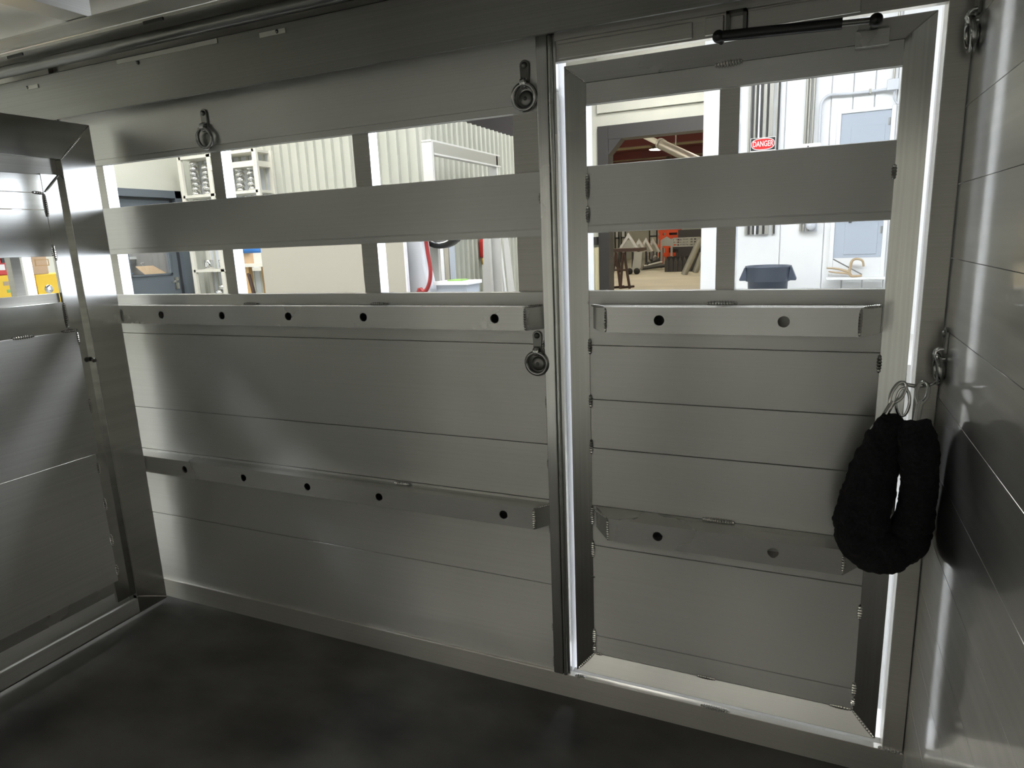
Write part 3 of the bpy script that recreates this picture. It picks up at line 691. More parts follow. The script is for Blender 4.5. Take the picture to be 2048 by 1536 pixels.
for y in (3.62, 5.16): box('upright', 'white_paint', sr, -8.55, -8.1, y, y+0.03, ZS, 2.3)
p = atx(318, 520, -8.08); box('post', 'rust', sr, -8.1, -8.05, p.y-0.03, p.y+0.04, ZS, 2.3)
for pxc, ww, m, lb in ((274, 0.055, 'blue_plastic', 'blue plastic bottle pack on the store shelf, left'), (291, 0.055, 'pale_blue', 'pale blue wrapped pack on the store shelf'), (308, 0.055, 'blue_plastic', 'blue plastic bottle pack on the store shelf, beside the post')):
    p = atx(pxc, 540, -8.2); o = MB(); o.lathe([(0.0, 0.0), (ww, 0.0), (ww*1.05, 0.03), (ww, 0.16), (ww*0.45, 0.22), (ww*0.3, 0.27), (0, 0.27)], (-8.22, p.y, zsh), 14)
    tag(o.build('bottle_pack', m), lb, 'pack')
p0, p1 = atx(290, 552, -7.3), atx(332, 538, -7.3)
tag(MB().add([(-7.25, p0.y, wz0-0.02), (-7.25, p1.y, wz0-0.02), (-7.6, p1.y+0.06, wz0+0.10), (-7.6, p0.y+0.12, wz0+0.10), (-7.25, p0.y, wz0-0.01), (-7.25, p1.y, wz0-0.01), (-7.6, p1.y+0.06, wz0+0.11), (-7.6, p0.y+0.12, wz0+0.11)],
    [(0, 1, 2, 3), (4, 5, 6, 7), (0, 1, 5, 4), (1, 2, 6, 5), (2, 3, 7, 6), (3, 0, 4, 7)]).build('cardboard_sheet', 'cardboard'), 'tan cardboard sheet behind the door window', 'cardboard')
tag(box('desk', 'shelf_white', None, -8.02, -7.22, 3.5, 5.2, wz0-0.06, wz0-0.03), 'white desk top behind the grey door', 'desk')
for y in (3.6, 5.1): tag(box('desk_trestle', 'shelf_white', None, -7.95, -7.3, y-0.02, y+0.02, ZS, wz0-0.06), 'white trestle under the store room desk, %s end' % ('near' if y < 4 else 'far'), 'trestle')

# ---- white shelf unit with chrome parts
YS = 4.22
su = thing('shelf_unit', base_at(361, 515, 350, YS), 'white open shelf unit against the ribbed wall', 'shelf')
def vx(px, py): return at(px, py, YS).x
zt0 = at(390, 311, YS).z
for px, wd in ((361, 0.055), (420, 0.055), (512, 0.06)):
    x = vx(px, 350)
    for yy in (YS, YS+0.23): box('upright', 'shelf_white', su, x-wd/2, x+wd/2, yy, yy+0.03, ZS, zt0)
xa, xb = vx(361, 350), vx(512, 350)
ZB1, ZB2, ZB3 = at(390, 390, YS).z, at(415, 539, YS).z, at(440, 589, YS).z
ZBr = at(490, 389, YS).z
for z in (zt0, ZB1, ZB2, ZB3, 0.2): box('board', 'shelf_white', su, xa, xb, YS, YS+0.26, z-0.03, z)
box('board', 'shelf_white', su, vx(420, 350), xb, YS-0.005, YS+0.26, at(490, 322, YS).z-0.06, at(490, 322, YS).z)
box('back_panel', 'pale_grey', su, xa, xb, YS+0.255, YS+0.262, ZS, zt0)
cap = MB().lathe([(0.0, 0.060), (0.02, 0.058), (0.040, 0.048), (0.055, 0.025), (0.058, 0.010), (0.050, 0.0), (0.0, 0.0)], (0, 0, 0), 16)
cap0 = None
def place_cap(x, y, z, s, lab):
    global cap0
    if cap0 is None: o = cap0 = cap.build('chrome_bowl', 'chrome')
    else: o = cap0.copy(); COL.objects.link(o)
    o.location = (x, y, z); o.scale = (s, s, s); o.rotation_euler = (random.uniform(-.12, .12), random.uniform(-.12, .12), random.uniform(0, 6))
    tag(o, lab, 'bowl', 'chrome bowls stacked on the shelf')
for pxc, n, lab in ((382, 7, 'chrome bowl in the left stack beside the shelf upright'), (404, 6, 'chrome bowl in the stack next to the trailer post, upper shelf'), (472, 5, 'chrome bowl in the stack right of the white bar'), (496, 5, 'chrome bowl in the stack at the right end of the shelf')):
    x = vx(pxc, 388)
    for k in range(n): place_cap(x+random.uniform(-.006, .006), YS+0.09+random.uniform(-.01, .01), ZB1+0.001+k*0.056, random.uniform(0.82, 0.95), lab)
for pxc, lab in ((405, 'chrome cup on the lower shelf, left of two'), (434, 'chrome cup on the lower shelf beside the trailer post')):
    tag(MB().lathe([(0, 0.0), (0.05, 0.0), (0.052, 0.004), (0.052, 0.105), (0.048, 0.107), (0.046, 0.10), (0.046, 0.01), (0, 0.008)], (vx(pxc, 530), YS+0.1, ZB2), 20).build('chrome_cup', 'chrome'), lab, 'cup', 'chrome cups')
for k, (dx, dz) in enumerate(((-0.125, 0), (-0.005, 0), (-0.065, 0.062))):
    x = vx(441, 575)+dx; place_cap(x, YS+0.1, ZB3+0.001+dz, 0.95, 'chrome bowl in the small heap on the lowest visible shelf')

# ---- bench with box and blue bag left of the beige sheet
bn = thing('workbench', base_at(495, 527, 560, 3.75), 'small wooden bench behind the beige sheet', 'bench')
zbn = at(508, 527, 3.75).z; xb0, xb1 = at(484, 560, 3.75).x, at(540, 560, 3.75).x
box('top', 'shelf_white', bn, xb0, xb1, 3.75, 4.1, zbn-0.035, zbn)
for x in (xb0+0.02, xb1-0.08):
    for y in (3.78, 4.02): box('leg', 'wood', bn, x, x+0.06, y, y+0.05, ZS, zbn-0.035)
MB().tube([(xb0+0.06, 3.79, zbn-0.1), (xb1-0.1, 3.79, ZS+0.4)], 0.02, 6).build('brace', 'rust', bn)
pb = at(510, 506, 3.78); x0c = at(488, 515, 3.78).x; x1c = at(532, 515, 3.78).x
cbx = thing('cardboard_box', ((x0c+x1c)/2, 3.9, zbn), 'tan and cream cardboard box on the wooden bench', 'box')
xm = at(507, 515, 3.78).x
box('box_body', 'cardboard', cbx, x0c, xm, 3.78, 4.02, zbn, pb.z); box('box_label_side', 'shelf_white', cbx, xm, x1c, 3.78, 4.02, zbn, pb.z)
bl = MB().lathe([(0, 0), (0.14, 0.0), (0.165, 0.04), (0.15, 0.09), (0.07, 0.125), (0, 0.13)], (at(508, 500, 3.9).x, 3.9, pb.z+0.001), 14)
tag(bl.build('blue_bag', 'blue_plastic'), 'blue plastic bag lying on the cardboard box', 'bag')

# ---- big beige sheet and pale panel
bs = thing('beige_sheet', base_at(527, 812, 560, 3.5), 'large beige sheet panel standing on edge beyond the wall slots', 'panel')
xq0, xq1 = at(526, 540, 3.5).x, at(813, 540, 3.5).x
box('sheet', 'beige_panel', bs, xq0, xq1-0.012, 3.5, 3.53, ZS, 1.52)
box('edge_trim', 'white_paint', bs, xq1-0.012, xq1, 3.495, 3.535, ZS, 1.52)
for x in (xq0+0.3, xq1-0.35): MB().poly_x([(3.53, 0.9), (3.56, 0.9), (3.9, ZS), (3.53, ZS)], x, x+0.04).build('prop', 'wood', bs)
pn = thing('white_tub', base_at(815, 858, 560, 3.62), 'pale grey-blue moulded tub side beside the beige sheet', 'tub')
q0, q1 = at(815, 540, 3.62).x, at(861, 560, 3.62).x
bev(MB().poly_y([(q0, ZS), (q1, ZS), (q1-0.0, 0.86), (q1-0.05, 1.1), (q1-0.07, 1.45), (q0, 1.5)], 3.62, 3.755).build('tub_body', 'pale_grey', pn), 0.02)
bev(MB().poly_y([(q0, 1.46), (q1-0.06, 1.41), (q1-0.06, 1.45), (q0, 1.50)], 3.60, 3.62).build('rim', 'pale_grey', pn), 0.005)

# ---- aluminium frame standing along the ribbed side wall, with hose reel
XFm = -3.20
fr = thing('aluminium_frame', (XFm, 5.0, ZS), 'bare aluminium door frame standing along the ribbed wall', 'frame')
pA = atx(862, 282, XFm); pB = atx(1000, 316, XFm)
zf = pA.z; y0f, y1f = pA.y, pB.y
for yy in (y0f, y1f-0.10):
    box('post', 'galv_light', fr, XFm-0.10, XFm, yy, yy+0.035, ZS, zf); box('post_flange', 'galv_light', fr, XFm-0.10, XFm-0.08, yy+0.035, yy+0.10, ZS, zf)
box('top_beam', 'galv', fr, XFm-0.03, XFm, y0f+0.036, y1f, zf-0.10, zf); box('top_flange', 'galv_light', fr, XFm-0.10, XFm, y0f-0.005, y1f, zf, zf+0.015)
box('top_flange', 'galv_light', fr, XFm-0.06, XFm+0.01, y0f+0.036, y1f, zf-0.115, zf-0.1)
hr = thing('hose_reel', at(880, 455, 3.85), 'black round hose reel on the aluminium frame', 'hose reel')
hc = at(881, 436, 3.85); rr = (at(881, 436, 3.85)-at(881, 497, 3.85)).length
drm = MB().lathe([(0.0, -0.02), (rr*0.72, -0.02), (rr*0.80, -0.05), (rr*0.97, -0.06), (rr, -0.045), (rr, 0.03), (rr*0.9, 0.06), (0, 0.06)], hc, 28, 0, 'y').build('drum', 'black_paint', hr)
MB().lathe([(rr*0.80, -0.050), (rr*0.82, -0.056), (rr*0.84, -0.055)], hc, 28, 0, 'y').build('rim', 'chrome', drm)
MB().tube([hc+Vector((0, 0.05, 0)), (hc.x, y0f+0.05, hc.z), (XFm-0.05, y0f+0.05, hc.z)], 0.02, 8).build('bracket', 'dark_beam', hr)
hp = [at(863, 440, 3.76), at(856, 455, 3.66)]+[at(px, py, 3.55) for px, py in ((852, 470), (853, 490), (857, 515), (861, 540), (860, 560), (855, 576), (848, 584), (835, 590))]
hp.append(Vector((hp[-1].x-0.05, 3.40, 0.2))); hp.append(Vector((hp[-1].x, 3.38, ZS+0.02)))
o_, _ = cat([tuple(p) for p in hp], [1]*len(hp), 4)
tag(MB().tube(o_, 0.018, 8).build('air_hose', 'red_hose'), 'dark red air hose hanging below the reel', 'hose')
# boards leaning by the frame
for px0, px1, m, lab in ((862, 881, 'wood', 'tan plywood board leaning behind the hose'), (881, 889, 'white_paint', 'narrow white board next to the plywood'), (889, 899, 'beige_panel', 'narrow beige board between white and grey boards'), (899, 909, 'blue_grey', 'narrow blue-grey board at the end of the leaning row')):
    x0, x1 = at(px0, 530, 4.42).x, at(px1, 530, 4.42).x
    if x1 > -3.62: pass
    tag(box('leaning_board', m, None, x0+0.004, x1-0.004, 4.42, 4.45, ZS, 1.42), lab, 'board')
bw = thing('white_bench', base_at(870, 940, 575, 3.95), 'pale bench box with a white top', 'bench')
xw0, xw1 = at(869, 575, 3.62).x, at(938, 575, 3.62).x; zw = at(905, 563, 3.62).z
box('body', 'blue_grey', bw, xw0+0.02, xw1-0.02, 3.62, 3.86, ZS, zw-0.03); box('top', 'white_paint', bw, xw0, xw1, 3.60, 3.88, zw-0.03, zw)
p = at(918, 560, 3.75); tag(box('green_pad', 'green_mark', None, p.x-0.07, p.x+0.07, 3.66, 3.8, zw+0.0005, zw+0.012), 'flat green pad on the white bench top', 'pad')
# red extinguisher on the ribbed side wall, white beams, dark rack behind
p = atx(965, 495, -3.58)
fe = thing('fire_extinguisher', (p.x, p.y, p.z-0.2), 'small red extinguisher hanging on the ribbed wall', 'extinguisher')
fec = MB().lathe([(0, -0.12), (0.035, -0.115), (0.04, -0.1), (0.04, 0.06), (0.03, 0.09), (0.012, 0.10), (0, 0.10)], (p.x, p.y, p.z), 14).build('cylinder', 'red_plastic', fe)
MB().lathe([(0, -0.20), (0.018, -0.20), (0.03, -0.125), (0, -0.12)], (p.x, p.y, p.z), 12).build('nozzle', 'brass', fec)
box('valve', 'brass', fec, p.x-0.02, p.x+0.02, p.y-0.015, p.y+0.015, p.z+0.10, p.z+0.14)
for px0, pt0, px1, pt1, Y, m, lab in ((966, 978, 967, 984, 5.2, 'galv_light', 'upright aluminium beam leaning left of the pair'), (990, 998, 986, 1010, 5.6, 'white_wall', 'wide tapering white board between the beams'), (1006, 1013, 1017, 1026, 5.0, 'galv_light', 'slanting aluminium beam nearest the door post')):
    a0, a1 = at(px0, 480, Y), at(pt0, 480, Y); b0, b1 = at(px1, 583, Y), at(pt1, 583, Y)
    k = (ZS-a0.z)/(b0.z-a0.z); kt = (1.42-a0.z)/(b0.z-a0.z)
    L = lambda u, v_, t_: u.x+(v_.x-u.x)*t_
    tag(MB().poly_y([(L(a0, b0, k), ZS), (L(a1, b1, k), ZS), (L(a1, b1, kt), 1.42), (L(a0, b0, kt), 1.42)], Y, Y+0.05).build('leaning_beam', m), lab, 'beam')
rk = thing('parts_rack', base_at(985, 1040, 560, 7.4), 'dark rack with pale parts behind the leaning beams', 'rack')
rx0, rx1 = at(974, 540, 7.4).x, at(1045, 540, 7.4).x
for x in (rx0, (rx0+rx1)/2, rx1-0.05): box('upright', 'dark_beam', rk, x, x+0.05, 7.4, 7.45, ZS, 1.6)
for z in (0.3, 0.66, 1.0, 1.34): box('shelf', 'alu_dull', rk, rx0, rx1, 7.4, 7.8, z-0.05, z)
box('bin', 'pale_grey', rk, rx0+0.1, rx1-0.1, 7.5, 7.8, 1.0, 1.28); box('bin', 'dark_beam', rk, rx0+0.1, rx1-0.1, 7.5, 7.8, 0.3, 0.55)

# ---- cartons seen through the gate slot
XC = -3.6
tb = thing('carton_table', (XC-0.2, 0.5, ZS), 'grey table carrying the yellow cartons', 'table')
ztb = 1.30-0.27
box('top', 'galv', tb, XC-0.4, XC+0.02, 0.10, 1.0, ztb-0.03, ztb)
for x in (XC-0.38, XC-0.05):
    for y in (0.13, 0.93): box('leg', 'galv', tb, x, x+0.04, y, y+0.04, ZS, ztb-0.03)
def carton(name, m, px0, px1, pyt, zb, lab, cat_, depth=0.28, y0=None, y1=None):
    y0 = atx(px0, 560, XC).y if y0 is None else y0; y1 = atx(px1, 560, XC).y if y1 is None else y1
    zt = atx((px0+px1)/2, pyt, XC).z; t_ = thing(name, (XC-depth/2, (y0+y1)/2, zb), lab, cat_)
    bd = box('body', m, t_, XC-depth, XC, y0, y1, zb, zt, bv=0.003)
    return bd, y0, y1, zb, zt
yc, a0, a1, zb0, ztA = carton('yellow_carton', 'yellow_card', 0, 38, 550, ztb, 'yellow carton under the red tote', 'carton', y0=0.16)
box('printed_mark', 'tan_paint', yc, XC, XC+0.0006, a1-0.075, a1-0.035, ztA-0.05, ztA-0.03)
box('printed_mark', 'green_mark', yc, XC, XC+0.0006, a1-0.065, a1-0.045, ztA-0.085, ztA-0.07)
rtote, b0, b1, _, ztR = carton('red_tote', 'red_plastic', 0, 30, 500, ztA+0.001, 'red plastic case on the left yellow carton', 'case', y0=0.17)
box('label_patch', 'sign_white', rtote, XC, XC+0.001, 0.30, b1-0.035, ztA+0.025, ztA+0.052)
box('handle', 'black_paint', rtote, XC, XC+0.004, b1-0.045, b1-0.025, ztA+0.06, ztA+0.12)
yd, c0, c1, _, ztB = carton('yellow_carton', 'yellow_card', 72, 115, 548, ztb, 'yellow carton with a round silver sticker', 'carton', y1=0.86)
pst = atx(98, 578, XC)
MB().lathe([(0, 0.0012), (0.020, 0.0012), (0.022, 0)], (XC, pst.y, pst.z), 18, 0, 'x').build('sticker', 'chrome', yd)
cbb, e0, e1, _, ztC = carton('cardboard_carton', 'cardboard', 70, 101, 505, ztB+0.001, 'brown cardboard carton on the right yellow carton', 'carton')
py_ = atx(86, 525, XC)
for dy0, dy1, dz0, dz1 in ((-0.04, 0.03, 0.012, 0.017), (-0.04, 0.03, -0.017, -0.012), (-0.04, -0.035, -0.017, 0.017), (0.025, 0.03, -0.017, 0.017)):
    box('printed_mark', 'wood', cbb, XC, XC+0.0006, py_.y+dy0, py_.y+dy1, py_.z+dz0, py_.z+dz1)
pa, pb_ = atx(48, 540, -3.2), atx(66, 540, -3.2)
wc = thing('daylit_post', (-3.2, pa.y, ZS), 'slim post added outside the left gate as a bright daylit bar', 'post')
box('shaft', 'alu_bright', wc, -3.24, -3.2, pa.y, pb_.y, ZS, 4.6); box('foot_plate', 'white_paint', wc, -3.30, -3.14, pa.y-0.05, pb_.y+0.05, ZS, ZS+0.012)  # shaft brightened to mirror daylight in the gate slot

# ================================================================== RIGHT WHITE WALL FITTINGS
tk = thing('door_track', base_at(1497, 1560, 300, YR, at(1530, 470, YR).z), 'bundle of galvanised overhead door tracks on the white wall', 'track')
ztk = at(1530, 468, YR).z
for px0, px1, m, dd in ((1497, 1501, 'galv', 0.03), (1503, 1507, 'dark_beam', 0.02), (1509, 1512, 'galv', 0.035), (1513, 1516, 'dark_beam', 0.02), (1517, 1520, 'white_paint', 0.03), (1521, 1525, 'dark_beam', 0.02), (1527, 1533, 'galv', 0.04), (1534, 1537, 'dark_beam', 0.02), (1538, 1546, 'galv', 0.03), (1552, 1555, 'galv', 0.03), (1556, 1559, 'dark_beam', 0.02)):
    box('track_rail', m, tk, at(px0, 240, YR).x, at(px1, 240, YR).x, YR-dd, YR, ztk, 4.6)
def text_mesh(name, body, size, m, parent, loc, sx=1.0, ext=0.001):
    c = bpy.data.curves.new(name, 'FONT'); c.body = body; c.size = size; c.align_x = 'CENTER'; c.align_y = 'CENTER'; c.extrude = ext; c.offset = size*0.012
    o = bpy.data.objects.new(name, c); COL.objects.link(o)
    bpy.context.view_layer.update()
    me = bpy.data.meshes.new_from_object(o); bpy.data.objects.remove(o)
    R = Matrix.Rotation(math.pi/2, 4, 'X'); me.transform(Matrix.Translation(loc) @ R @ Matrix.Diagonal((sx, 1, 1, 1)))
    me.materials.clear(); me.materials.append(MATS[m]); o = bpy.data.objects.new(name, me); COL.objects.link(o); o.parent = parent; o.matrix_parent_inverse = parent.matrix_world.inverted()
    return o
YG = YR-0.045
sx0, sx1 = at(1501, 290, YG).x, at(1551, 290, YG).x; sz1 = at(1526, 275, YG).z; sz0 = at(1526, 330, YG).z; szm = at(1526, 303, YG).z
sg = thing('danger_sign', ((sx0+sx1)/2, YG, sz0), 'white danger sign with a red oval on the door tracks', 'sign')
sgp = box('plate', 'sign_white', sg, sx0, sx1, YG-0.003, YG, sz0, sz1)
box('black_band', 'sign_black', sgp, sx0+0.004, sx1-0.004, YG-0.0045, YG-0.003, szm+0.012, sz1-0.005)
cx, cz, ra_, rb_ = (sx0+sx1)/2, (szm+sz1)/2+0.004, (sx1-sx0)*0.47, (sz1-szm)*0.42
def oval(a_, b_, n=28): return [(cx+a_*math.copysign(abs(math.cos(2*math.pi*i/n))**0.75, math.cos(2*math.pi*i/n)), cz+b_*math.copysign(abs(math.sin(2*math.pi*i/n))**0.75, math.sin(2*math.pi*i/n))) for i in range(n)]
MB().poly_y(oval(ra_, rb_), YG-0.006, YG-0.004).build('oval_border', 'sign_white', sgp)
MB().poly_y(oval(ra_*0.95, rb_*0.88), YG-0.0075, YG-0.0055).build('oval', 'sign_red', sgp)
text_mesh('lettering', 'DANGER', rb_*1.35, 'sign_white', sgp, (cx, YG-0.0085, cz), (ra_*1.75)/(rb_*1.35*4.05))
# second sign, mostly hidden by the slat
gx0, gx1 = at(1599, 300, YG).x, at(1640, 300, YG).x; gz1 = at(1620, 287, YG).z; gz0 = at(1620, 335, YG).z
s2 = thing('warning_sign', ((gx0+gx1)/2, YG, gz0), 'white warning sign with black lettering beside the conduits', 'sign')
s2p = box('plate', 'sign_white', s2, gx0, gx1, YR-0.062, YR-0.058, gz0, gz1)
text_mesh('lettering', 'A', 0.06, 'sign_black', s2p, (at(1616, 297, YG).x, YR-0.064, at(1616, 297, YG).z), 0.9)
p = at(1634, 300, YG); MB().poly_y([(p.x-0.02, p.z-0.025), (p.x+0.022, p.z-0.025), (p.x, p.z+0.018)], YR-0.0645, YR-0.062).build('triangle', 'sign_black', s2p)
p = at(1603, 302, YG); MB().lathe([(0, -0.002), (0.02, -0.002), (0.02, 0)], (p.x, YR-0.062, p.z), 14, 0, 'y').build('red_dot', 'sign_red', s2p)
# conduits and boxes
cp_ = thing('conduit_pair', base_at(1612, 1628, 200, YR, at(1620, 460, YR).z), 'pair of vertical conduits running up the white wall', 'conduit')
for px in (1612, 1618, 1626): 
    x = at(px, 240, YR).x; MB().tube([(x, YR-0.025, at(1620, 462, YR).z), (x, YR-0.025, 4.6)], 0.0115, 8).build('pipe', 'galv', cp_)
mr_ = thing('meter_box', at(1623, 452, YR), 'round-topped clear meter cover under the conduits', 'meter')
p = at(1622, 450, YR)
MB().lathe([(0, -0.085), (0.03, -0.083), (0.043, -0.07), (0.046, -0.03), (0.05, 0.0)], (p.x, YR-0.01, p.z), 20, 0, 'y').build('cover', 'pale_grey', mr_)
box('back_plate', 'pale_grey', mr_, p.x-0.055, p.x+0.055, YR-0.012, YR, p.z-0.06, p.z+0.1)
cb_ = thing('bent_conduit', at(1700, 187, YR), 'white conduit bending down from the junction box', 'conduit')
cpts = [at(px, py, YR-0.03) for px, py in ((1776, 178), (1740, 183), (1690, 188), (1665, 189), (1652, 194), (1644, 204), (1641, 218), (1640, 240), (1636, 330))]
o_, _ = cat([tuple(p) for p in cpts], [1]*len(cpts), 4); MB().tube(o_, 0.011, 8).build('pipe', 'pale_grey', cb_)
p = at(1740, 184, YR); box('strap', 'galv', cb_, p.x-0.008, p.x+0.008, YR-0.045, YR, p.z-0.02, p.z+0.02)
jb = thing('junction_box', at(1786, 171, YR), 'grey electrical junction box on the white wall', 'junction box')
x0, x1, z0, z1 = at(1773, 171, YR).x, at(1797, 171, YR).x, at(1785, 182, YR).z, at(1785, 160, YR).z
jbb = box('body', 'pale_grey', jb, x0+0.01, x1-0.01, YR-0.05, YR, z0+0.01, z1-0.01, bv=0.008); box('cover', 'pale_grey', jbb, x0, x1, YR-0.062, YR-0.05, z0, z1, bv=0.006)
cl = [at(px, py, YR-0.03) for px, py in ((1789, 182), (1788, 195), (1793, 205), (1800, 208))]
o_, _ = cat([tuple(p) for p in cl], [1]*4, 4); MB().tube(o_, 0.007, 8).build('cable', 'pale_grey', jb)
xv = at(1787, 160, YR).x; MB().tube([(xv, YR-0.025, z1-0.01), (xv+0.02, YR-0.025, 4.6)], 0.009, 8).build('riser', 'galv', jb)
# grey cabinet door with white frame and ledge
xd0, xd1 = at(1683, 230, YR).x, at(1783, 222, YR).x; zd1 = at(1733, 224, YR).z; zd0 = at(1717, 515, YR).z; zl = at(1713, 553, YR).z
gc = thing('grey_cabinet', ((xd0+xd1)/2, YR, zl), 'tall pale grey cabinet door in a white frame on the white wall', 'cabinet')
gcd = box('door', 'grey_panel', gc, xd0, xd1, YR-0.03, YR, zd0, zd1, bv=0.003)
ix0 = xd0+(xd1-xd0)*0.22; box('inset', 'grey_panel', gcd, ix0, xd1-(xd1-xd0)*0.1, YR-0.034, YR-0.03, zd0+0.03, zd1-0.12, bv=0.002)
for a_, b_ in ((xd0-0.035, xd0), (xd1, xd1+0.035)): box('frame_side', 'white_wall', gc, a_, b_, YR-0.04, YR, zl, zd1+0.03, bv=0.003)
box('frame_top', 'white_wall', gc, xd0, xd1, YR-0.04, YR, zd1, zd1+0.03)
box('kick_panel', 'white_wall', gc, xd0, xd1, YR-0.035, YR, zl, zd0)
box('ledge', 'white_wall', gc, xd0-0.05, xd1+0.04, YR-0.16, YR-0.04, zl-0.02, zl, bv=0.003)
p = at(1700, 444, YR); box('latch', 'dark_beam', gcd, p.x-0.012, p.x+0.012, YR-0.045, YR-0.03, p.z-0.006, p.z+0.008)
for z in (zd0+0.25, zd1-0.1): MB().tube([(xd1-0.012, YR-0.036, z-0.03), (xd1-0.012, YR-0.036, z+0.03)], 0.007, 8).build('hinge', 'galv', gcd)
# locking C-clamp lying on the ledge
YK = YR-0.10
K = lambda px, py: at(px, py, YK)
ck = thing('locking_clamp', K(1700, 552), 'tan locking C-clamp lying on the cabinet ledge', 'clamp')
def chain(pts, r0_, r1_, name, m):
    P_ = [tuple(K(*p)) for p in pts]; o, rr_ = cat(P_, [r0_+(r1_-r0_)*i/(len(P_)-1) for i in range(len(P_))], 4)
    return MB().tube(o, r0_, 8, rads=rr_).build(name, m, ck)
chain([(1698, 545), (1701, 533), (1704, 522), (1711, 518), (1721, 519), (1726, 524), (1727, 533)], 0.013, 0.009, 'fixed_jaw', 'tan_paint')
chain([(1698, 545), (1703, 552), (1714, 552), (1724, 551)], 0.014, 0.010, 'moving_jaw', 'tan_paint')
chain([(1700, 545), (1685, 540), (1670, 537), (1653, 536)], 0.013, 0.007, 'handle', 'tan_paint')
chain([(1700, 547), (1685, 546), (1670, 545), (1657, 543)], 0.011, 0.006, 'lever', 'tan_paint')
MB().tube([K(1666, 518), K(1724, 549)], 0.0055, 8).build('adjusting_screw', 'steel_dark', ck)
# bin
YT = 5.0
xc0, xc1 = at(1491, 545, YT).x, at(1582, 545, YT).x; xcn = (xc0+xc1)/2; R_ = (xc1-xc0)/2; ztop = at(1537, 531, YT).z; zrim = at(1537, 562, YT).z
bn_ = thing('round_bin', (xcn, YT, ZP), 'round blue-grey plastic bin with side handles', 'bin')
bbd = MB().lathe([(0.0, ZP-ztop+0.02), (R_*0.76, ZP-ztop+0.02), (R_*0.86, zrim-ztop), (R_*0.94, -0.01), (R_*0.97, 0.0), (R_*1.02, -0.002), (R_*1.03, -0.012), (R_*1.0, -0.018), (R_*0.985, zrim-ztop+0.004), (R_*0.96, zrim-ztop), (R_*0.89, zrim-ztop-0.002), (R_*0.78, ZP-ztop), (0, ZP-ztop)], (xcn, YT, ztop), 40).build('body', 'can_blue', bn_)
for s in (-1, 1):
    hx = xcn+s*R_*0.97
    bev(MB().poly_y([(hx, ztop-0.012), (hx+s*0.012, ztop-0.014), (hx+s*0.055, zrim+0.02), (hx+s*0.05, zrim+0.008), (hx-s*0.02, zrim+0.008)], YT-0.07, YT+0.07).build('handle', 'can_blue', bn_), 0.004)

# ================================================================== FAR BAY
def fpt(px, py, Y): return at(px, py, Y)
st = thing('steel_stand', fpt(1255, 577, 20), 'rusty A-legged steel stand just inside the far bay', 'stand')
Y0 = 20.0
ztp = fpt(1255, 500, Y0).z
box('top_bar', 'rust', st, fpt(1222, 500, Y0).x, fpt(1281, 500, Y0).x, Y0-0.06, Y0+0.9, ztp-0.05, ztp+0.05)
for pt, pbm in (((1248, 505), (1258, 568)), ((1246, 505), (1241, 577)), ((1232, 505), (1241, 577)), ((1232, 505), (1222, 570))):
    a_, b_ = fpt(*pt, Y0), fpt(*pbm, Y0); k = (ZS-a_.z)/(b_.z-a_.z)
    MB().tube([a_, a_+(b_-a_)*k], 0.045, 6).build('leg', 'rust', st)
for (pa_, pb2) in (((1226, 540), (1256, 540)), ((1224, 520), (1244, 545))): MB().tube([fpt(*pa_, Y0), fpt(*pb2, Y0)], 0.035, 6).build('brace', 'rust', st)
for pa_, pb2 in (((1222, 572), (1240, 577)), ((1241, 577), (1260, 570))):
    a_, b_ = fpt(*pa_, Y0), fpt(*pb2, Y0); MB().tube([(a_.x, Y0, ZS+0.04), (b_.x, Y0+0.5, ZS+0.04)], 0.04, 6).build('foot_bar', 'rust', st)
def to_floor(px, py): 
    d_ = ray(px, py); t_ = (ZS-CAM.z)/d_.z; return CAM+d_*t_
def aframe(px, wpx, pyt, pyb, Y, lab, m='galv'):
    c_ = fpt(px, pyb, Y); hw = (fpt(px+wpx/2, pyb, Y)-fpt(px-wpx/2, pyb, Y)).length/2; zt = fpt(px, pyt, Y).z
    z0 = ZS; t_ = thing('triangular_panel', (c_.x, Y, ZS), lab, 'panel', 'triangular aluminium nose panels')
    zk = c_.z
    ap = (c_.x, zt)
    for s in (-1, 1):
        MB().poly_y([(c_.x+s*hw, zk), (c_.x+s*(hw-0.12), zk), (ap[0], zt-0.25), (ap[0], zt)], Y, Y+0.12).build('edge_bar', 'alu_dull', t_)
        MB().tube([(c_.x+s*hw*0.9, Y+0.06, zk), (c_.x+s*hw*0.9, Y+0.06, ZS)], 0.05, 6).build('leg', 'dark_beam', t_)
    zm = zk+(zt-zk)*0.55
    MB().poly_y([(c_.x-hw*0.9, zk), (c_.x+hw*0.9, zk), (c_.x+hw*0.42, zm), (c_.x-hw*0.42, zm)], Y+0.03, Y+0.08).build('sheet', m, t_)
    return t_
for px, wpx, pt_, pb2, Y, lab in ((1257, 42, 465, 499, 30.0, 'triangular aluminium panel nearest the steel stand'), (1278, 30, 477, 503, 32.0, 'triangular aluminium panel second from the steel stand'), (1292, 30, 475, 503, 33.0, 'triangular aluminium panel in the middle of the row'), (1306, 30, 476, 504, 34.0, 'triangular aluminium panel at the right end of the row')):
    aframe(px, wpx, pt_, pb2, Y, lab)
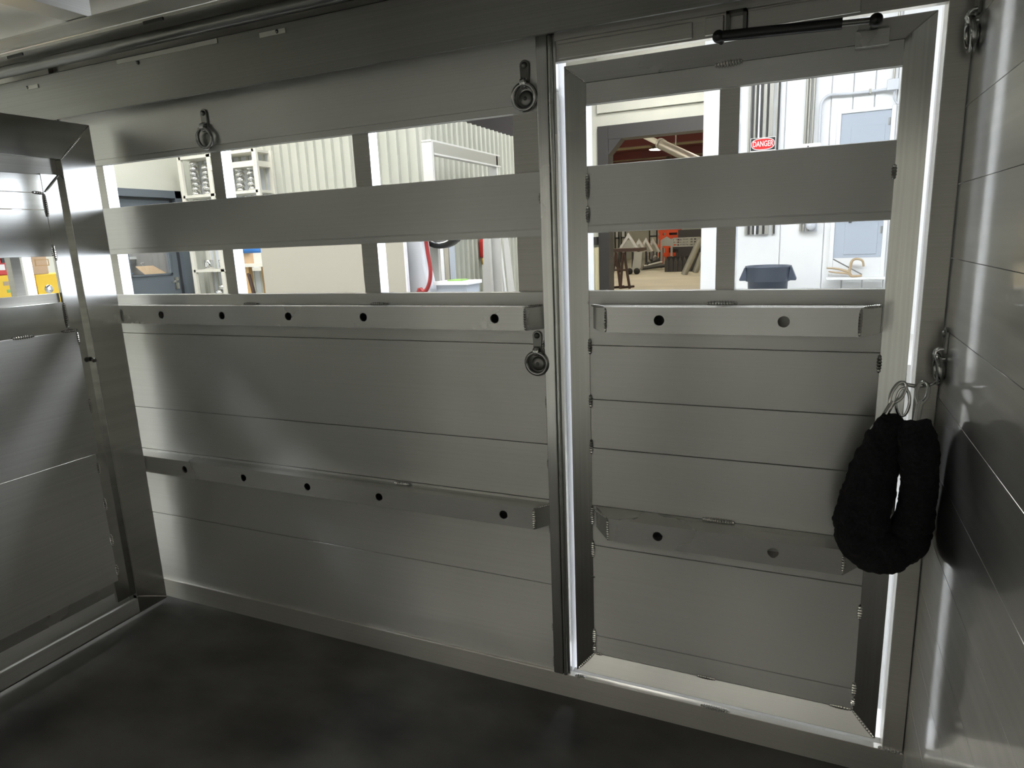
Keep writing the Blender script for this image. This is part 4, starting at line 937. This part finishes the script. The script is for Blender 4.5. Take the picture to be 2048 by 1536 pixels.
# white panels with dark outline on the far wall
for px0, px1, py0, py1, lab in ((1229, 1239, 458, 476, 'white framed panel at the left behind the triangular panels'), (1241, 1252, 457, 475, 'white framed panel second from the dark post'), (1298, 1315, 455, 472, 'grey framed panel beside the orange rack')):
    a_, b_ = fpt(px0, py0, 42), fpt(px1, py1, 42); t_ = thing('framed_panel', ((a_.x+b_.x)/2, 42, ZS), lab, 'panel')
    box('sheet', 'white_wall' if px0 < 1290 else 'galv', t_, a_.x, b_.x, 42, 42.05, b_.z, a_.z)
    for x in (a_.x, b_.x-0.08): box('upright', 'dark_beam', t_, x, x+0.08, 41.95, 42.06, ZS, a_.z+0.05)
    for z in (a_.z, b_.z): box('cross_bar', 'dark_beam', t_, a_.x, b_.x, 41.95, 42.0, z-0.05, z+0.05)
# orange rack
YO = 36.0
a_, b_ = fpt(1317, 460, YO), fpt(1356, 520, YO)
org = thing('orange_rack', ((a_.x+b_.x)/2, YO, ZS), 'orange pallet rack with boxes in the far bay', 'rack')
ztor = fpt(1335, 452, YO).z
for px in (1318, 1330, 1354):
    x = fpt(px, 480, YO).x; box('upright', 'orange_paint', org, x, x+0.22, YO, YO+0.15, ZS, ztor)
for py in (462, 474, 492, 509): 
    z = fpt(1335, py, YO).z; box('beam', 'orange_paint', org, a_.x, b_.x, YO-0.02, YO+0.1, z-0.10, z+0.10)
for px0, px1, py0, py1, m in ((1333, 1352, 463, 473, 'dark_beam'), (1319, 1329, 476, 490, 'red_plastic'), (1332, 1352, 494, 505, 'rust'), (1328, 1336, 508, 514, 'sign_white')):
    pbox('load', m, org, px0, py0, px1, py1, YO+0.2, 0.5)
gp = thing('gable_panel', fpt(1333, 492, 33), 'pale gabled panel in front of the orange rack', 'panel')
P_ = [fpt(*q, 33.0) for q in ((1321, 492), (1321, 481), (1333, 473), (1346, 481), (1346, 492))]
MB().poly_y([(p.x, p.z) for p in P_], 33.0, 33.08).build('sheet', 'galv', gp)
for px in (1323, 1343): x = fpt(px, 492, 33).x; box('leg', 'galv', gp, x-0.05, x+0.05, 33.0, 33.08, ZS, P_[0].z)
# stack of dark angle bars
YA = 29.5
xa0, xa1 = fpt(1329, 526, YA).x, fpt(1392, 526, YA).x; zA = fpt(1345, 518, YA).z
n = 7; wA = (xa1-xa0)/n
for i in range(n):
    x = xa0+i*wA; m2 = MB()
    m2.poly_y([(x+0.01, ZS), (x+0.01, zA-0.12), (x+wA/2, zA+0.10), (x+wA-0.01, zA-0.12), (x+wA-0.01, ZS)], YA, YA+1.2)
    o = m2.build('angle_bar', 'dark_beam'); tag(o, 'dark steel angle section standing in the bundle on the bay floor', 'steel section', 'dark steel angles on the bay floor')
mbk = thing('mesh_basket', fpt(1372, 492, 31), 'grey wire mesh basket on a stand right of the orange rack', 'basket')
YM = 31.0; bx0, bx1 = fpt(1346, 485, YM).x, fpt(1400, 485, YM).x; bz0, bz1 = fpt(1370, 492, YM).z, fpt(1370, 476, YM).z
for i in range(9):
    x = bx0+(bx1-bx0)*i/8; box('wire', 'galv', mbk, x-0.03, x+0.03, YM, YM+0.05, bz0, bz1)
for i in range(4):
    z = bz0+(bz1-bz0)*i/3; box('wire', 'galv', mbk, bx0, bx1, YM-0.02, YM+0.03, z-0.03, z+0.03)
box('tray', 'dark_beam', mbk, bx0, bx1, YM, YM+0.6, bz0-0.14, bz0-0.02)
box('load', 'galv', mbk, bx0+0.3, bx0+0.8, YM+0.1, YM+0.5, bz0, bz1)
for x in (bx0+0.1, bx1-0.2): box('leg', 'dark_beam', mbk, x, x+0.1, YM+0.2, YM+0.3, ZS, bz0)
pbox('channel', 'dark_beam', thing('steel_channels', fpt(1378, 470, 34), 'bundle of dark steel channels stacked high by the rack', 'steel section'), 1356, 459, 1403, 470, 34, 1.0, ZS)
# leaning beams
for px0, py0, px1, py1, Y, lab in ((1393, 495, 1367, 551, 27.0, 'green-grey steel beam leaning beside the white wall edge'), (1402, 515, 1390, 545, 28.5, 'short green-grey beam leaning behind the longer one')):
    a_, b_ = fpt(px0, py0, Y), fpt(px1, py1, Y); k = (ZS-a_.z)/(b_.z-a_.z); b_ = a_+(b_-a_)*k
    tag(MB().tube([b_, a_+(a_-b_)*0.3], 0.13, 4).build('leaning_beam', 'galv'), lab, 'beam')
# dolly
YD = 28.0
dl = thing('dolly', (fpt(1266, 535, YD).x, YD, ZS), 'small wheeled dolly on the bay floor', 'dolly')
x0, x1 = fpt(1254, 530, YD).x, fpt(1279, 530, YD).x
box('deck', 'galv', dl, x0, x1, YD, YD+0.6, ZS+0.18, ZS+0.26)
for x in (x0+0.12, x1-0.12): MB().lathe([(0, -0.04), (0.14, -0.04), (0.14, 0.04), (0, 0.04)], (x, YD, ZS+0.14), 14, 0, 'y').build('caster', 'black_rubber', dl)
MB().poly_y([(x0+0.2, ZS+0.26), (x0+0.6, ZS+0.26), (x1+0.1, ZS+0.95), (x1-0.25, ZS+0.98)], YD+0.1, YD+0.4).build('chute', 'galv', dl)
sc_ = thing('scrap_bars', (fpt(1300, 530, 31).x, 31, ZS), 'low pile of long aluminium bars on the bay floor', 'bars')
for i in range(5):
    a_ = Vector((fpt(1282, 525, 31).x+i*0.1, 31+0.1*i, ZS+0.10+0.09*i)); b_ = Vector((fpt(1325, 520, 31).x-0.2*i, 31.6+0.2*i, ZS+0.2+0.14*i))
    MB().tube([a_, b_], 0.09, 6).build('bar', 'galv' if i % 2 else 'dark_beam', sc_)
# duct
du = thing('duct', fpt(1330, 292, 22), 'pale round duct slanting across the bay ceiling', 'duct')
a_, b_ = fpt(1280, 268, 27), fpt(1392, 322, 20.5); MB().tube([a_, a_+(b_-a_)*0.45], 0.10, 14).build('pipe', 'cream_wall', du)
MB().tube([a_+(b_-a_)*0.45, b_+(b_-a_)*0.3], 0.17, 14).build('pipe', 'galv', du)
MB().tube([a_+(b_-a_)*0.43, a_+(b_-a_)*0.47], 0.20, 14).build('collar', 'galv', du)
for k in (0.3, 0.7):
    q = a_+(b_-a_)*k; MB().tube([q, (q.x, q.y, 6.58)], 0.02, 6).build('hanger', 'galv', du)
# cable reel strip left of dark post in the lower slot
ex = thing('wall_pipe', at(1189, 560, YB-0.1), 'vertical olive pipe on the wall left of the bay opening', 'pipe')
x = at(1191, 540, YB-0.1).x; MB().tube([(x, YB-0.08, ZS), (x, YB-0.08, at(1191, 495, YB-0.1).z)], 0.055, 10).build('pipe', 'insulation', ex)
box('switch', 'dark_beam', ex, x-0.05, x+0.03, YB-0.12, YB, at(1189, 490, YB-.1).z, at(1189, 474, YB-.1).z)
